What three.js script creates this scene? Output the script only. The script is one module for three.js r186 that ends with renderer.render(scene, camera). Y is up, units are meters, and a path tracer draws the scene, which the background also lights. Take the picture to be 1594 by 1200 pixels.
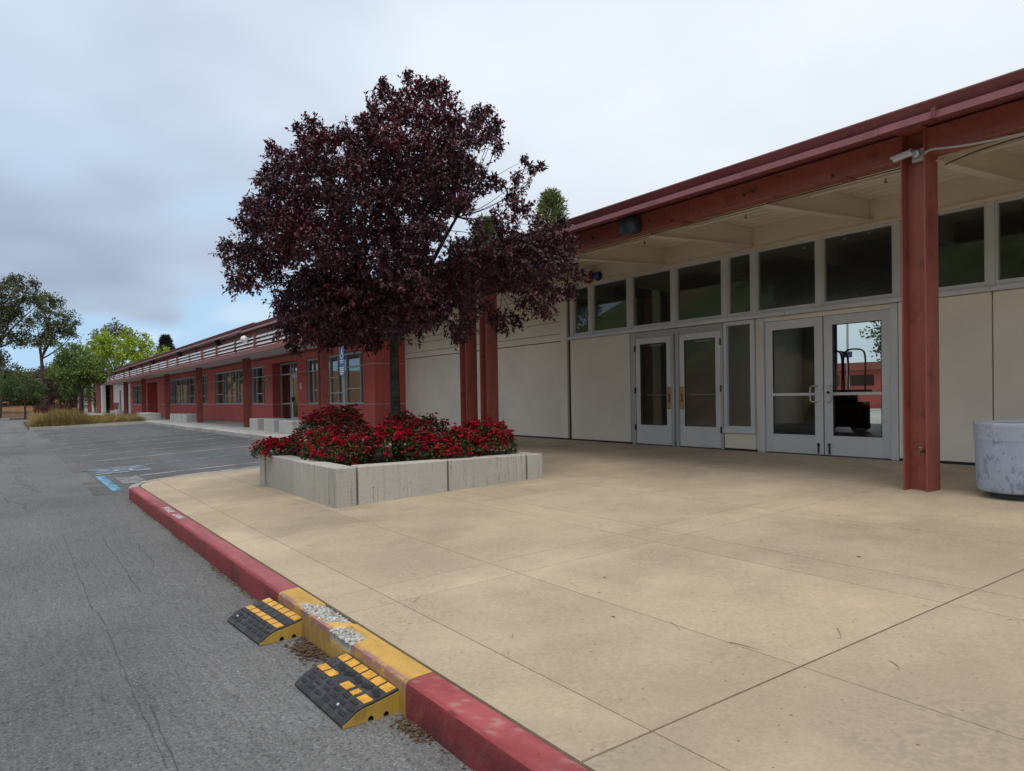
import * as THREE from 'three';
import { mergeGeometries, toCreasedNormals } from 'three/addons/utils/BufferGeometryUtils.js';
import { RoundedBoxGeometry } from 'three/addons/geometries/RoundedBoxGeometry.js';
import { FontLoader } from 'three/addons/loaders/FontLoader.js';
import { TextGeometry } from 'three/addons/geometries/TextGeometry.js';

// ---------------------------------------------------------------- camera, sky, sun, exposure
const scene = new THREE.Scene();
const camera = new THREE.PerspectiveCamera(55.1056, 1594 / 1200, 0.05, 3000);
camera.position.set(0, 1.02, 0);
camera.quaternion.setFromRotationMatrix(new THREE.Matrix4().makeBasis(
  new THREE.Vector3(0.56241, -0.0164979, -0.8266933),
  new THREE.Vector3(-0.0014706, 0.9997794, -0.0209525),
  new THREE.Vector3(0.8268566, 0.0129996, 0.5622625)));
camera.setViewOffset(1594, 1200, 0, -32, 1594, 1200);
scene.add(camera);

const renderer = new THREE.WebGLRenderer({ antialias: true });
renderer.toneMapping = THREE.LinearToneMapping;
renderer.toneMappingExposure = 1.52;
renderer.shadowMap.enabled = true;

// hashing and noise, all seeded
const hash = (x, y, z = 0) => { let h = Math.imul(x | 0, 374761393) ^ Math.imul(y | 0, 668265263) ^ Math.imul(z | 0, 2147483647 ^ 0x5bd1e995); h = Math.imul(h ^ (h >>> 13), 1274126177); h ^= h >>> 16; return (h >>> 0) / 4294967296; };
const sm = t => t * t * (3 - 2 * t), clamp = (v, a = 0, b = 1) => Math.min(b, Math.max(a, v)), mix = (a, b, t) => a + (b - a) * t;
const sstep = (a, b, x) => sm(clamp((x - a) / (b - a)));
function vnoise(x, y, s = 0, px = 0, py = px) {
  let xi = Math.floor(x), yi = Math.floor(y); const fx = sm(x - xi), fy = sm(y - yi); let x1 = xi + 1, y1 = yi + 1;
  if (px) { xi = ((xi % px) + px) % px; x1 = ((x1 % px) + px) % px; yi = ((yi % py) + py) % py; y1 = ((y1 % py) + py) % py; }
  return mix(mix(hash(xi, yi, s), hash(x1, yi, s), fx), mix(hash(xi, y1, s), hash(x1, y1, s), fx), fy);
}
function fbm(x, y, s = 0, o = 4, p = 0) { let v = 0, a = 0.5, n = 0; for (let i = 0; i < o; i++) { v += a * vnoise(x, y, s + i, p); n += a; x *= 2; y *= 2; p *= 2; a *= 0.5; } return v / n; }
function noise3(x, y, z, s = 0) { const zi = Math.floor(z), f = sm(z - zi); return mix(vnoise(x, y, s + zi * 17), vnoise(x, y, s + zi * 17 + 17), f); }
function fbm3(x, y, z, s = 0, o = 4) { let v = 0, a = 0.5, n = 0; for (let i = 0; i < o; i++) { v += a * noise3(x, y, z, s + i * 101); n += a; x *= 2.03; y *= 2.03; z *= 2.03; a *= 0.5; } return v / n; }
let seed = 12345;
const rnd = () => { seed = (Math.imul(seed, 1664525) + 1013904223) >>> 0; return seed / 4294967296; };
const rr = (a, b) => a + (b - a) * rnd();
const gauss = () => (rnd() + rnd() + rnd() + rnd() - 2) * 1.0;

// overcast sky: soft grey-blue cloud, brighter where the veiled sun stands, blue breaks low down
const sunDir = new THREE.Vector3(0.28, 0.94, 0.10).normalize();
{
  const W = 1024, H = 512, data = new Float32Array(W * H * 4), glow = new THREE.Vector3(-0.56, 0.56, -0.61).normalize();
  for (let j = 0; j < H; j++) for (let i = 0; i < W; i++) {
    const el = (j + 0.5) / H * Math.PI - Math.PI / 2, az = ((i + 0.5) / W - 0.5) * 2 * Math.PI;
    const y = Math.sin(el), c = Math.cos(el), x = Math.cos(az) * c, z = Math.sin(az) * c;
    const yy = Math.max(y, 0), g = x * glow.x + y * glow.y + z * glow.z;
    const k = 1 / (yy + 0.22), cx = x * k, cz = z * k;
    const n1 = fbm3(cx * 1.1 + 5, cz * 1.1 + 2, yy * 1.5, 3, 5), n2 = fbm3(cx * 2.4 - 3, cz * 2.4 + 9, 4, 40, 4);
    const bank = sstep(0.60, 0.97, x * -0.97 + y * 0.22 + z * 0.10), w = clamp(0.70 - 0.58 * bank + 0.34 * sstep(0.70, 0.99, g));
    let col = [mix(0.325, 0.545, w), mix(0.395, 0.585, w), mix(0.50, 0.635, w)];
    const cl = (n1 - 0.5) * 0.95 + (n2 - 0.5) * 0.5;
    col = col.map((v, q) => v * (1 + cl * [1.08, 1, 0.86][q] * (1 - 0.45 * w)));
    const br = Math.max(bank, 0.35) * sstep(0.46, 0.58, n2 * 0.55 + n1 * 0.45 + 0.12 * sstep(0.28, 0.03, yy)) * sstep(0.36, 0.10, yy);
    col = [mix(col[0], 0.30, br * 0.9), mix(col[1], 0.46, br * 0.9), mix(col[2], 0.62, br * 0.9)];
    const wh = sstep(0.56, 0.72, n2) * sstep(0.25, 0.06, yy) * 0.5;
    col = [mix(col[0], 0.52, wh), mix(col[1], 0.58, wh), mix(col[2], 0.63, wh)];
    const q = (j * W + i) * 4; data[q] = col[0]; data[q + 1] = col[1]; data[q + 2] = col[2]; data[q + 3] = 1;
  }
  const t = new THREE.DataTexture(data, W, H, THREE.RGBAFormat, THREE.FloatType);
  t.mapping = THREE.EquirectangularReflectionMapping; t.magFilter = THREE.LinearFilter; t.minFilter = THREE.LinearFilter; t.wrapS = THREE.RepeatWrapping; t.needsUpdate = true;
  scene.background = t; scene.environment = t;
}
const sun = new THREE.DirectionalLight(0xfff4e4, 1.15);
sun.position.copy(sunDir).multiplyScalar(60).add(new THREE.Vector3(-12, 0, -6)); sun.target.position.set(-12, 0, -6);
sun.castShadow = true; sun.shadow.radius = 60; sun.shadow.mapSize.set(2048, 2048);
Object.assign(sun.shadow.camera, { left: -60, right: 60, top: 60, bottom: -60, near: 1, far: 160 });
scene.add(sun, sun.target);

// ---------------------------------------------------------------- helpers
const V = (x, y, z) => new THREE.Vector3(x, y, z);
const taken = {};
function numbered(n) { taken[n] = (taken[n] || 0) + 1; return taken[n] === 1 ? n : n + '_' + String(taken[n] - 1).padStart(3, '0'); }
function M(name, geo, mat, parent) { const m = new THREE.Mesh(geo, mat); m.name = name; m.castShadow = m.receiveShadow = true; parent.add(m); return m; }
function thing(name, label, category, pos = [0, 0, 0], ry = 0, group) { const g = new THREE.Group(); g.name = numbered(name); g.position.set(...pos); g.rotation.y = ry; g.userData = { label, category }; if (group) g.userData.group = group; scene.add(g); return g; }
function setting(name, geo, mat) { const m = geo ? M(numbered(name), geo, mat, scene) : Object.assign(new THREE.Group(), { name: numbered(name) }); if (!geo) scene.add(m); m.userData.kind = 'structure'; return m; }
// every geometry: non-indexed, uv in metres by the dominant axis of each face
function fin(g, off) {
  if (g.index) g = g.toNonIndexed(); g.clearGroups();
  const p = g.attributes.position, n = p.count, uv = new Float32Array(n * 2), a = V(0, 0, 0), b = V(0, 0, 0), c = V(0, 0, 0);
  const ou = off ? off[0] : rnd() * 9, ov = off ? off[1] : rnd() * 9;
  for (let i = 0; i < n; i += 3) {
    a.fromBufferAttribute(p, i); b.fromBufferAttribute(p, i + 1); c.fromBufferAttribute(p, i + 2);
    const nx = Math.abs((b.y - a.y) * (c.z - a.z) - (b.z - a.z) * (c.y - a.y)), ny = Math.abs((b.z - a.z) * (c.x - a.x) - (b.x - a.x) * (c.z - a.z)), nz = Math.abs((b.x - a.x) * (c.y - a.y) - (b.y - a.y) * (c.x - a.x));
    [a, b, c].forEach((v, k) => { let s, t; if (ny >= nx && ny >= nz) { s = v.x; t = v.z; } else if (nx > nz) { s = v.z; t = v.y; } else { s = v.x; t = v.y; } uv[(i + k) * 2] = s + ou; uv[(i + k) * 2 + 1] = t + ov; });
  }
  g.setAttribute('uv', new THREE.BufferAttribute(uv, 2));
  for (const k of Object.keys(g.attributes)) if (!['position', 'normal', 'uv', 'color'].includes(k)) g.deleteAttribute(k);
  return g;
}
const B = (w, h, d, x = 0, y = 0, z = 0, rx = 0, ry = 0, rz = 0) => { const g = new THREE.BoxGeometry(w, h, d); if (rx) g.rotateX(rx); if (rz) g.rotateZ(rz); if (ry) g.rotateY(ry); g.translate(x, y, z); return fin(g); };
const BX = (x0, x1, y0, y1, z0, z1) => B(Math.abs(x1 - x0), Math.abs(y1 - y0), Math.abs(z1 - z0), (x0 + x1) / 2, (y0 + y1) / 2, (z0 + z1) / 2);
const RB = (w, h, d, x, y, z, r = 0.01, ry = 0) => { const g = new RoundedBoxGeometry(w, h, d, 1, r); if (ry) g.rotateY(ry); g.translate(x, y, z); return fin(g); };
const RX = (x0, x1, y0, y1, z0, z1, r = 0.01) => RB(Math.abs(x1 - x0), Math.abs(y1 - y0), Math.abs(z1 - z0), (x0 + x1) / 2, (y0 + y1) / 2, (z0 + z1) / 2, r);
const J = gs => gs.length === 1 ? gs[0] : mergeGeometries(gs);
const cyl = (r0, r1, h, x, y, z, seg = 14, rx = 0, rz = 0) => { const g = new THREE.CylinderGeometry(r0, r1, h, seg); if (rx) g.rotateX(rx); if (rz) g.rotateZ(rz); g.translate(x, y, z); return fin(g); };
const tube = (pts, r, seg = 16, rs = 7) => fin(new THREE.TubeGeometry(new THREE.CatmullRomCurve3(pts.map(p => V(...p))), seg, r, rs));
// a polygon in the xz plane with a top that follows yTop(x, z), and skirts
function prism(poly, yTop, depth, off) {
  const pts = poly.map(p => new THREE.Vector2(p[0], p[1])), cw = THREE.ShapeUtils.area(pts) < 0; if (cw) { pts.reverse(); }
  const P = [], t = THREE.ShapeUtils.triangulateShape(pts, []), put = (p, d) => P.push(p.x, yTop(p.x, p.y) - d, p.y);
  for (const f of t) { put(pts[f[0]], 0); put(pts[f[2]], 0); put(pts[f[1]], 0); }
  for (let i = 0; i < pts.length; i++) { const a = pts[i], b = pts[(i + 1) % pts.length]; put(a, 0); put(b, 0); put(b, depth); put(a, 0); put(b, depth); put(a, depth); }
  const g = new THREE.BufferGeometry(); g.setAttribute('position', new THREE.Float32BufferAttribute(P, 3)); g.computeVertexNormals(); return fin(g, off);
}
// textures hold multipliers of the base colour
const toS = v => { v = clamp(v); return Math.round(255 * (v <= 0.0031308 ? v * 12.92 : 1.055 * Math.pow(v, 1 / 2.4) - 0.055)); };
function tex(N, metres, fn, linear) {
  const d = new Uint8Array(N * N * 4);
  for (let j = 0; j < N; j++) for (let i = 0; i < N; i++) { const c = fn(i / N, j / N), q = (j * N + i) * 4; if (linear) { d[q] = d[q + 1] = d[q + 2] = Math.round(255 * clamp(c)); } else { d[q] = toS(c[0]); d[q + 1] = toS(c[1]); d[q + 2] = toS(c[2]); } d[q + 3] = 255; }
  const t = new THREE.DataTexture(d, N, N); t.wrapS = t.wrapT = THREE.RepeatWrapping; t.magFilter = THREE.LinearFilter; t.minFilter = THREE.LinearMipmapLinearFilter; t.generateMipmaps = true;
  if (!linear) t.colorSpace = THREE.SRGBColorSpace; t.repeat.set(1 / metres, 1 / metres); t.needsUpdate = true; return t;
}
function mat(rgb, rough, o = {}) { const m = new (o.phys ? THREE.MeshPhysicalMaterial : THREE.MeshStandardMaterial)({ roughness: rough, side: THREE.DoubleSide }); m.color.setRGB(...rgb); delete o.phys; Object.assign(m, o); return m; }

const TX = {};
TX.asphalt = tex(2048, 4, (u, v) => {
  const a = vnoise(u * 900, v * 900, 1, 900), b = vnoise(u * 420, v * 420, 2, 420), c = vnoise(u * 170, v * 200, 3, 170, 200), l = fbm(u * 5, v * 5, 4, 4, 5), st = vnoise(u * 26, v * 330, 5, 26, 330);
  let k = 0.48 + 0.30 * (a - 0.5) + 0.20 * (b - 0.5) + 0.05 * (c - 0.5) + 0.18 * (l - 0.5) + 0.12 * (st - 0.5);
  if (b > 0.80 && a > 0.35) k += 0.40 * (b - 0.75) * 3; if (b < 0.15) k *= 0.65;
  return [k, k, k * 1.015];
});
TX.asphaltBump = tex(1024, 4, (u, v) => 0.5 * vnoise(u * 420, v * 420, 2, 420) + 0.5 * vnoise(u * 170, v * 200, 3, 170, 200), true);
TX.concrete = tex(2048, 9, (u, v) => {
  const l = fbm(u * 6, v * 6, 11, 6, 6), m = fbm(u * 33, v * 33, 21, 4, 33), f = vnoise(u * 900, v * 900, 31, 900), g = vnoise(u * 480, v * 480, 32, 480);
  let k = 0.80 + 0.40 * (l - 0.5) + 0.20 * (m - 0.5) + 0.10 * (f - 0.5) + 0.10 * (g - 0.5);
  const dirt = sstep(0.52, 0.74, fbm(u * 13, v * 13, 41, 6, 13)) * sstep(0.35, 0.7, g * 0.5 + m * 0.5), pale = sstep(0.58, 0.75, fbm(u * 10, v * 10, 51, 5, 10));
  k *= 1 - 0.22 * dirt; k += 0.09 * pale;
  const sp = hash(Math.floor(u * 900), Math.floor(v * 900), 61); if (sp > 0.9985) k *= 0.55;
  const warm = 0.06 * (fbm(u * 3, v * 3, 71, 3, 3) - 0.5);
  return [k * (1 + warm), k, k * (1 - warm - 0.05 * dirt * -1)];
});
TX.concreteBump = tex(1024, 3, (u, v) => 0.6 * vnoise(u * 350, v * 350, 31, 350) + 0.4 * fbm(u * 40, v * 40, 9, 3, 40), true);
TX.paint = tex(1024, 2.5, (u, v) => {
  const l = fbm(u * 4, v * 4, 81, 5, 4), s = vnoise(u * 40, v * 4, 83, 40, 4), f = vnoise(u * 300, v * 300, 84, 300);
  let k = 0.90 + 0.20 * (l - 0.5) + 0.015 * (s - 0.5) + 0.03 * (f - 0.5); if (hash(Math.floor(u * 220), Math.floor(v * 220), 85) > 0.9985) k *= 0.75; return [k, k, k];
});
TX.steel = tex(1024, 1.6, (u, v) => {
  const l = fbm(u * 5, v * 5, 91, 5, 5), s = vnoise(u * 60, v * 6, 93, 60, 6), f = vnoise(u * 260, v * 260, 94, 260), w = sstep(0.60, 0.78, fbm(u * 11, v * 11, 95, 5, 11));
  let k = 0.86 + 0.26 * (l - 0.5) + 0.12 * (s - 0.5) + 0.06 * (f - 0.5) - 0.22 * w; return [k, k * (1 - 0.06 * w), k * (1 - 0.08 * w)];
});
TX.precast = tex(1024, 1.7, (u, v) => {
  const l = fbm(u * 4, v * 4, 101, 5, 4), s = vnoise(u * 150, v * 4, 102, 150, 4), s2 = vnoise(u * 38, v * 2, 103, 38, 2), f = vnoise(u * 240, v * 240, 104, 240), g = vnoise(u * 120, v * 120, 107, 120);
  const run = sstep(0.60, 0.98, s * 0.85 + s2 * 0.2) * sstep(0.34, 0.70, l);
  let k = 0.84 + 0.26 * (l - 0.5) + 0.10 * (f - 0.5) - 0.42 * run * (0.3 + 0.9 * g); if (g > 0.93 || (g < 0.05)) k *= 0.55;
  return [k * 1.01, k, k * 0.97];
});
TX.bark = tex(512, 0.8, (u, v) => { const s = vnoise(u * 16, v * 40, 111, 16, 40), l = fbm(u * 6, v * 6, 113, 4, 6); const k = 0.55 + 0.45 * (s - 0.5) + 0.7 * (l - 0.5); return [k, k, k]; });
TX.soil = tex(1024, 3, (u, v) => { const l = fbm(u * 6, v * 6, 121, 5, 6), f = vnoise(u * 300, v * 300, 122, 300); const k = 0.6 + 0.6 * (l - 0.5) + 0.4 * (f - 0.5); return [k, k * 0.97, k * 0.9]; });
TX.rubber = tex(512, 0.5, (u, v) => { const l = fbm(u * 6, v * 6, 131, 4, 6), f = vnoise(u * 200, v * 200, 132, 200); const d = sstep(0.55, 0.75, fbm(u * 12, v * 12, 133, 4, 12)); const k = 0.5 + 0.3 * (l - 0.5) + 0.12 * (f - 0.5) + 0.5 * d; return [k, k * 0.99, k * 0.97]; });
TX.reflector = tex(512, 0.25, (u, v) => { const b = vnoise(u * 90, v * 90, 141, 90), l = fbm(u * 8, v * 8, 142, 4, 8); const k = 0.72 + 0.5 * (b - 0.5) + 0.4 * (l - 0.5); return [k, k * (0.9 + 0.2 * (l - 0.3)), k]; });
TX.barrel = tex(1024, 1.5, (u, v) => { const s = fbm(u * 22, v * 22, 151, 6, 22), s2 = vnoise(u * 150, v * 34, 152, 150, 34), l = fbm(u * 3, v * 3, 153, 4, 3); const w = sstep(0.56, 0.64, s * 0.66 + s2 * 0.26 + 0.40 * (l - 0.46)) * 0.55; const k = 0.9 + 0.10 * (s2 - 0.5) + 0.12 * (l - 0.5); return [mix(k * 0.94, 0.30, w), mix(k * 0.96, 0.36, w), mix(k, 0.48, w)]; });

const MT = {
  asphalt: mat([0.275, 0.274, 0.268], 0.93, { map: TX.asphalt, bumpMap: TX.asphaltBump, bumpScale: 0.003, vertexColors: true }),
  lot: mat([0.195, 0.199, 0.207], 0.9, { map: TX.asphalt, bumpMap: TX.asphaltBump, bumpScale: 0.002, vertexColors: true }),
  slab: mat([0.54, 0.435, 0.305], 0.88, { map: TX.concrete, bumpMap: TX.concreteBump, bumpScale: 0.0012 }),
  slab2: mat([0.535, 0.432, 0.305], 0.88, { map: TX.concrete, bumpMap: TX.concreteBump, bumpScale: 0.0012 }),
  slabGrey: mat([0.51, 0.415, 0.298], 0.88, { map: TX.concrete, bumpMap: TX.concreteBump, bumpScale: 0.0012 }),
  walk: mat([0.50, 0.49, 0.46], 0.9, { map: TX.concrete }),
  kerb: mat([1, 1, 1], 0.75, { map: TX.concrete, bumpMap: TX.concreteBump, bumpScale: 0.002, vertexColors: true }),
  joint: mat([0.055, 0.045, 0.035], 1),
  precast: mat([0.60, 0.58, 0.525], 0.9, { map: TX.precast, bumpMap: TX.concreteBump, bumpScale: 0.002 }),
  steel: mat([0.35, 0.100, 0.078], 0.5, { map: TX.steel }),
  fascia: mat([0.23, 0.064, 0.070], 0.42, { map: TX.steel }),
  wall: mat([0.88, 0.815, 0.73], 0.8, { map: TX.paint }),
  soffit: mat([0.82, 0.75, 0.64], 0.8, { map: TX.paint }),
  stucco: mat([0.58, 0.12, 0.105], 0.85, { map: TX.paint, bumpMap: TX.concreteBump, bumpScale: 0.0015 }),
  reveal: mat([0.5, 0.42, 0.40], 0.6),
  alu: mat([0.68, 0.71, 0.75], 0.42, { map: TX.paint }),
  frame: mat([0.46, 0.48, 0.49], 0.45, { map: TX.paint }),
  flash: mat([0.70, 0.73, 0.76], 0.35, { map: TX.paint }),
  glass: mat([0.78, 0.82, 0.80], 0.015, { phys: true, transmission: 1, thickness: 0, ior: 1.5 }),
  dark: mat([0.03, 0.03, 0.032], 0.6),
  rubberBlack: mat([0.055, 0.057, 0.066], 0.62, { map: TX.rubber }),
  yellowRubber: mat([0.56, 0.35, 0.065], 0.6, { map: TX.steel }),
  reflector: mat([0.95, 0.52, 0.05], 0.45, { map: TX.reflector }),
  white: mat([0.75, 0.76, 0.76], 0.5),
  metalGrey: mat([0.55, 0.57, 0.6], 0.35, { metalness: 0.6 }),
  bronze: mat([0.16, 0.10, 0.05], 0.5),
  bark: mat([0.15, 0.115, 0.095], 0.95, { map: TX.bark, bumpMap: TX.bark, bumpScale: 0.006 }),
  soil: mat([0.16, 0.115, 0.075], 1, { map: TX.soil }),
  ground: mat([0.34, 0.22, 0.115], 1, { map: TX.soil, vertexColors: true }),
  blueBox: mat([0.035, 0.05, 0.075], 0.42, { map: TX.paint }),
  interior: mat([0.58, 0.57, 0.53], 0.9),
};

// ---------------------------------------------------------------- ground
const ZW = -10.62;                                                        // the entrance wall
const gy = z => z < -8 ? -0.022 * (z - ZW) : -0.0576 - 0.045 * (z + 8);    // pavement falls from the wall to the kerb
const ry = z => z > -1.6 ? -0.525 - 0.012 * Math.min(z + 1.6, 6) : -0.525 + 0.05 * Math.min(-z - 1.6, 5.3);   // road and parking surface
function sheet(x0, x1, nx, z0, z1, nz, yf, colour, keep) {
  const P = [], C = [], q = (i, j) => { const x = x0 + (x1 - x0) * i / nx, z = z0 + (z1 - z0) * j / nz; return [x, yf(x, z), z]; };
  const c = v => { const k = colour(v[0], v[2]); C.push(k[0], k[1], k[2]); P.push(...v); };
  for (let i = 0; i < nx; i++) for (let j = 0; j < nz; j++) { const a = q(i, j), b = q(i + 1, j), d = q(i, j + 1), e = q(i + 1, j + 1); if (keep && !keep((a[0] + b[0]) / 2, (a[2] + d[2]) / 2)) continue; c(a); c(d); c(b); c(b); c(d); c(e); }
  const g = new THREE.BufferGeometry(); g.setAttribute('position', new THREE.Float32BufferAttribute(P, 3)); g.setAttribute('color', new THREE.Float32BufferAttribute(C, 3)); g.computeVertexNormals(); return fin(g, [0, 0]);
}
const terrainY = (x, z) => { let y = -0.72; if (x < -104) y += sstep(-104, -190, x) * 9 * (0.6 + 0.6 * fbm(x * 0.02, z * 0.02, 7, 3)); if (z > 8.5) y += Math.min((z - 8.5) * 0.55, 9.5 + 4 * fbm(x * 0.03, 3, 9, 2)) * sstep(-78, -50, x) + 0.9 * fbm(x * 0.25, z * 0.25, 8, 3) * sstep(8.5, 12, z); return y; };
setting('ground', sheet(-900, 500, 175, -600, 500, 150, (x, z) => terrainY(x, z), (x, z) => { const n = fbm(x * 0.04, z * 0.04, 5, 4), g = sstep(0.42, 0.58, n) * sstep(-80, -40, x); return [mix(1, 0.45, g), mix(0.85, 0.75, g), mix(0.75, 0.7, g)]; }, (x, z) => !(x > -120 && x < 60 && z > 8 && z < 48)), MT.ground);
setting('hillside', sheet(-120, 60, 150, 8, 48, 40, (x, z) => terrainY(x, z) + 0.004, (x, z) => { const n = fbm(x * 0.16, z * 0.16, 15, 5) - 0.16 + 0.30 * sstep(11.5, 17, z), g = sstep(0.42, 0.56, n), d = 0.55 + 0.8 * fbm(x * 0.5, z * 0.5, 25, 4); return [mix(1.0, 0.45, g) * d, mix(0.95, 1.05, g) * d, mix(0.9, 0.6, g) * d]; }), MT.ground);
const patch = (x, z) => { const l = 0.72 + 0.42 * fbm(x * 0.35, z * 0.9, 61, 4) + 0.22 * fbm(x * 0.05, z * 2.4, 63, 3), d = sstep(0.56, 0.74, fbm(x * 0.22 + 9, z * 0.5, 71, 4)); const k = l * (1 - 0.22 * d); return [k, k, k * 1.005]; };
const road = setting('road', sheet(-128, 30, 395, -6.95, 9, 40, (x, z) => ry(z), patch, (x, z) => !(x > -14 && z < -1.8)), MT.asphalt);
// asphalt seams and cracks, hairline ribbons of dark filler lying in the road
function ribbon(pts, w, yf) { const P = []; for (let i = 0; i < pts.length - 1; i++) { const [x0, z0] = pts[i], [x1, z1] = pts[i + 1], L = Math.hypot(x1 - x0, z1 - z0), nx = -(z1 - z0) / L, nz = (x1 - x0) / L, w0 = w * (0.5 + hash(i, 5, 3)), w1 = w * (0.5 + hash(i + 1, 5, 3)); const a = [x0 + nx * w0, z0 + nz * w0], b = [x0 - nx * w0, z0 - nz * w0], c = [x1 + nx * w1, z1 + nz * w1], d = [x1 - nx * w1, z1 - nz * w1]; for (const p of [a, b, c, c, b, d]) P.push(p[0], yf(p[1]) + 0.002, p[1]); } const g = new THREE.BufferGeometry(); g.setAttribute('position', new THREE.Float32BufferAttribute(P, 3)); g.computeVertexNormals(); return fin(g); }
const wander = (x0, x1, z, amp, s) => { const o = []; for (let x = x0; x < x1; x += 0.09) o.push([x, z + amp * (fbm(x * 1.1, s, 31, 4) - 0.5) + 0.012 * (hash(Math.round(x * 50), s) - 0.5)]); return o; };
const crackMat = mat([0.075, 0.075, 0.076], 1);
for (const [x0, x1, z, a, w] of [[-10.2, -6.4, -0.49, 0.02, 0.003], [-6.3, -3.4, -0.52, 0.025, 0.0025], [-4.2, -3.3, -0.56, 0.02, 0.0035], [-9.7, -6.7, -0.86, 0.03, 0.0035], [-30, -13, -0.1, 0.9, 0.008], [-45, -20, 0.6, 1.4, 0.012], [-60, -30, -0.4, 1.2, 0.012], [-9, -7.5, -1.1, 0.3, 0.004]]) M('crack', ribbon(wander(x0, x1, z, a, Math.round(z * 77)), w, ry), crackMat, road);
// parking area: darker, newer asphalt laid over the road, then its paint
const lot = setting('parking_lot', sheet(-55, -14.2, 160, -6.9, -0.9, 24, (x, z) => ry(z) + 0.004, (x, z) => { const p = patch(x + 31, z); return p; }, (x, z) => z < -1.25 - 0.5 * (fbm(x * 0.5, z, 3, 2) - 0.5) && (x < -14.9 || z > -2)), MT.lot);
TX.worn = tex(512, 1.2, (u, v) => { const n = fbm(u * 10, v * 10, 161, 5, 10), k = mix(1, 0.42, sstep(0.44, 0.60, n)); return [k, k, k]; });
const lineWhite = mat([0.42, 0.425, 0.435], 0.85, { map: TX.worn }), lineBlue = mat([0.16, 0.33, 0.45], 0.8, { map: TX.worn }), freshBlue = mat([0.15, 0.36, 0.52], 0.75, { map: TX.worn });
const flat = (x0, x1, z0, z1, n = 12, lift = 0.009) => { const P = []; for (let i = 0; i < n; i++) { const a = mix(z0, z1, i / n), b = mix(z0, z1, (i + 1) / n); for (const [x, z] of [[x0, a], [x0, b], [x1, a], [x1, a], [x0, b], [x1, b]]) P.push(x, ry(z) + lift, z); } const g = new THREE.BufferGeometry(); g.setAttribute('position', new THREE.Float32BufferAttribute(P, 3)); g.computeVertexNormals(); return fin(g); };
for (let k = 0; k < 12; k++) M('parking_line', flat(-22.3 - 2.72 * k - 0.05, -22.3 - 2.72 * k + 0.05, -1.35 - 0.3 * hash(k, 8), -6.85), lineWhite, lot);
M('parking_line', flat(-19.75, -19.64, -1.45, -6.8), lineBlue, lot);
M('blue_painted_bar', flat(-17.8, -14.62, -1.46, -1.62, 3), freshBlue, lot);
{ // accessible bay: blue panel with a white border, worn
  M('accessible_bay_panel', flat(-19.35, -18.1, -1.55, -2.6, 6, 0.009), mat([0.15, 0.19, 0.23], 0.85, { map: TX.worn }), lot);
  M('accessible_bay_mark', J([flat(-19.42, -19.3, -1.3, -2.7, 6, 0.013), flat(-18.2, -18.1, -1.5, -2.6, 6, 0.013), flat(-18.95, -18.6, -1.9, -2.0, 2, 0.013), flat(-18.85, -18.75, -1.9, -2.3, 3, 0.013), flat(-18.7, -18.45, -2.2, -2.3, 2, 0.013)]), lineWhite, lot);
  const hatch = []; for (let i = 0; i < 8; i++) hatch.push(flat(-17.1 + i * 0.19, -17.0 + i * 0.19, -1.75, -2.15, 3, 0.009)); M('faded_lettering', J(hatch), lineWhite, lot);
  for (const [x, z0, z1] of [[-17.0, -2.2, -6.6], [-16.05, -2.7, -6.6]]) M('parking_line', flat(x - 0.05, x + 0.05, z0, z1, 8), lineWhite, lot);
}
// ---------------------------------------------------------------- pavement: one slab per panel, joints open between them
const pavement = setting('pavement');
const paveEdge = (() => { const o = []; for (let i = 0; i <= 10; i++) { const a = Math.PI / 2 * i / 10; o.push([-13.25 - 1.0 * Math.sin(a), -1.725 - 0.95 * (1 - Math.cos(a))]); } o.push([-14.12, -4.2], [-14.0, -6.75]); return o; })();
const xs = [3.4, 0.2, -2.12, -4.46, -4.88, -7.37, -9.85, -12.3], zs = [-1.725, -2.09, -3.07, -4.45, -4.83, -6.18, -8.0, -10.6];
const slabY = (x, z) => gy(z); const tone = (m, k) => { const c = m.clone(); c.color.multiplyScalar(k); return c; };
const slabTone = [MT.slab, MT.slab2, tone(MT.slab, 1.035), tone(MT.slab2, 0.955)], greyTone = [MT.slabGrey, tone(MT.slabGrey, 0.95), tone(MT.slabGrey, 1.03)];
for (let i = 0; i < xs.length - 1; i++) for (let j = 0; j < zs.length - 1; j++) {
  if (zs[j] < -3 && zs[j] > -6 && xs[i] <= -9.8 && xs[i + 1] > -12.4 && zs[j + 1] > -6.2) { if (!(zs[j] === -3.07)) continue; }
  const g = 0.0025, x0 = xs[i] - (xs[i] === -2.12 ? 0.006 : g), x1 = xs[i + 1] + (xs[i + 1] === -2.12 ? 0.006 : g), z0 = zs[j] - g, z1 = zs[j + 1] + g;
  M('paving_slab', prism([[x0, z0], [x1, z0], [x1, z1], [x0, z1]], slabY, 0.05, [0, 0]), i < 2 ? greyTone[Math.floor(hash(i, j, 9) * 3)] : slabTone[Math.floor(hash(i, j, 9) * 4)], pavement);
}
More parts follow.
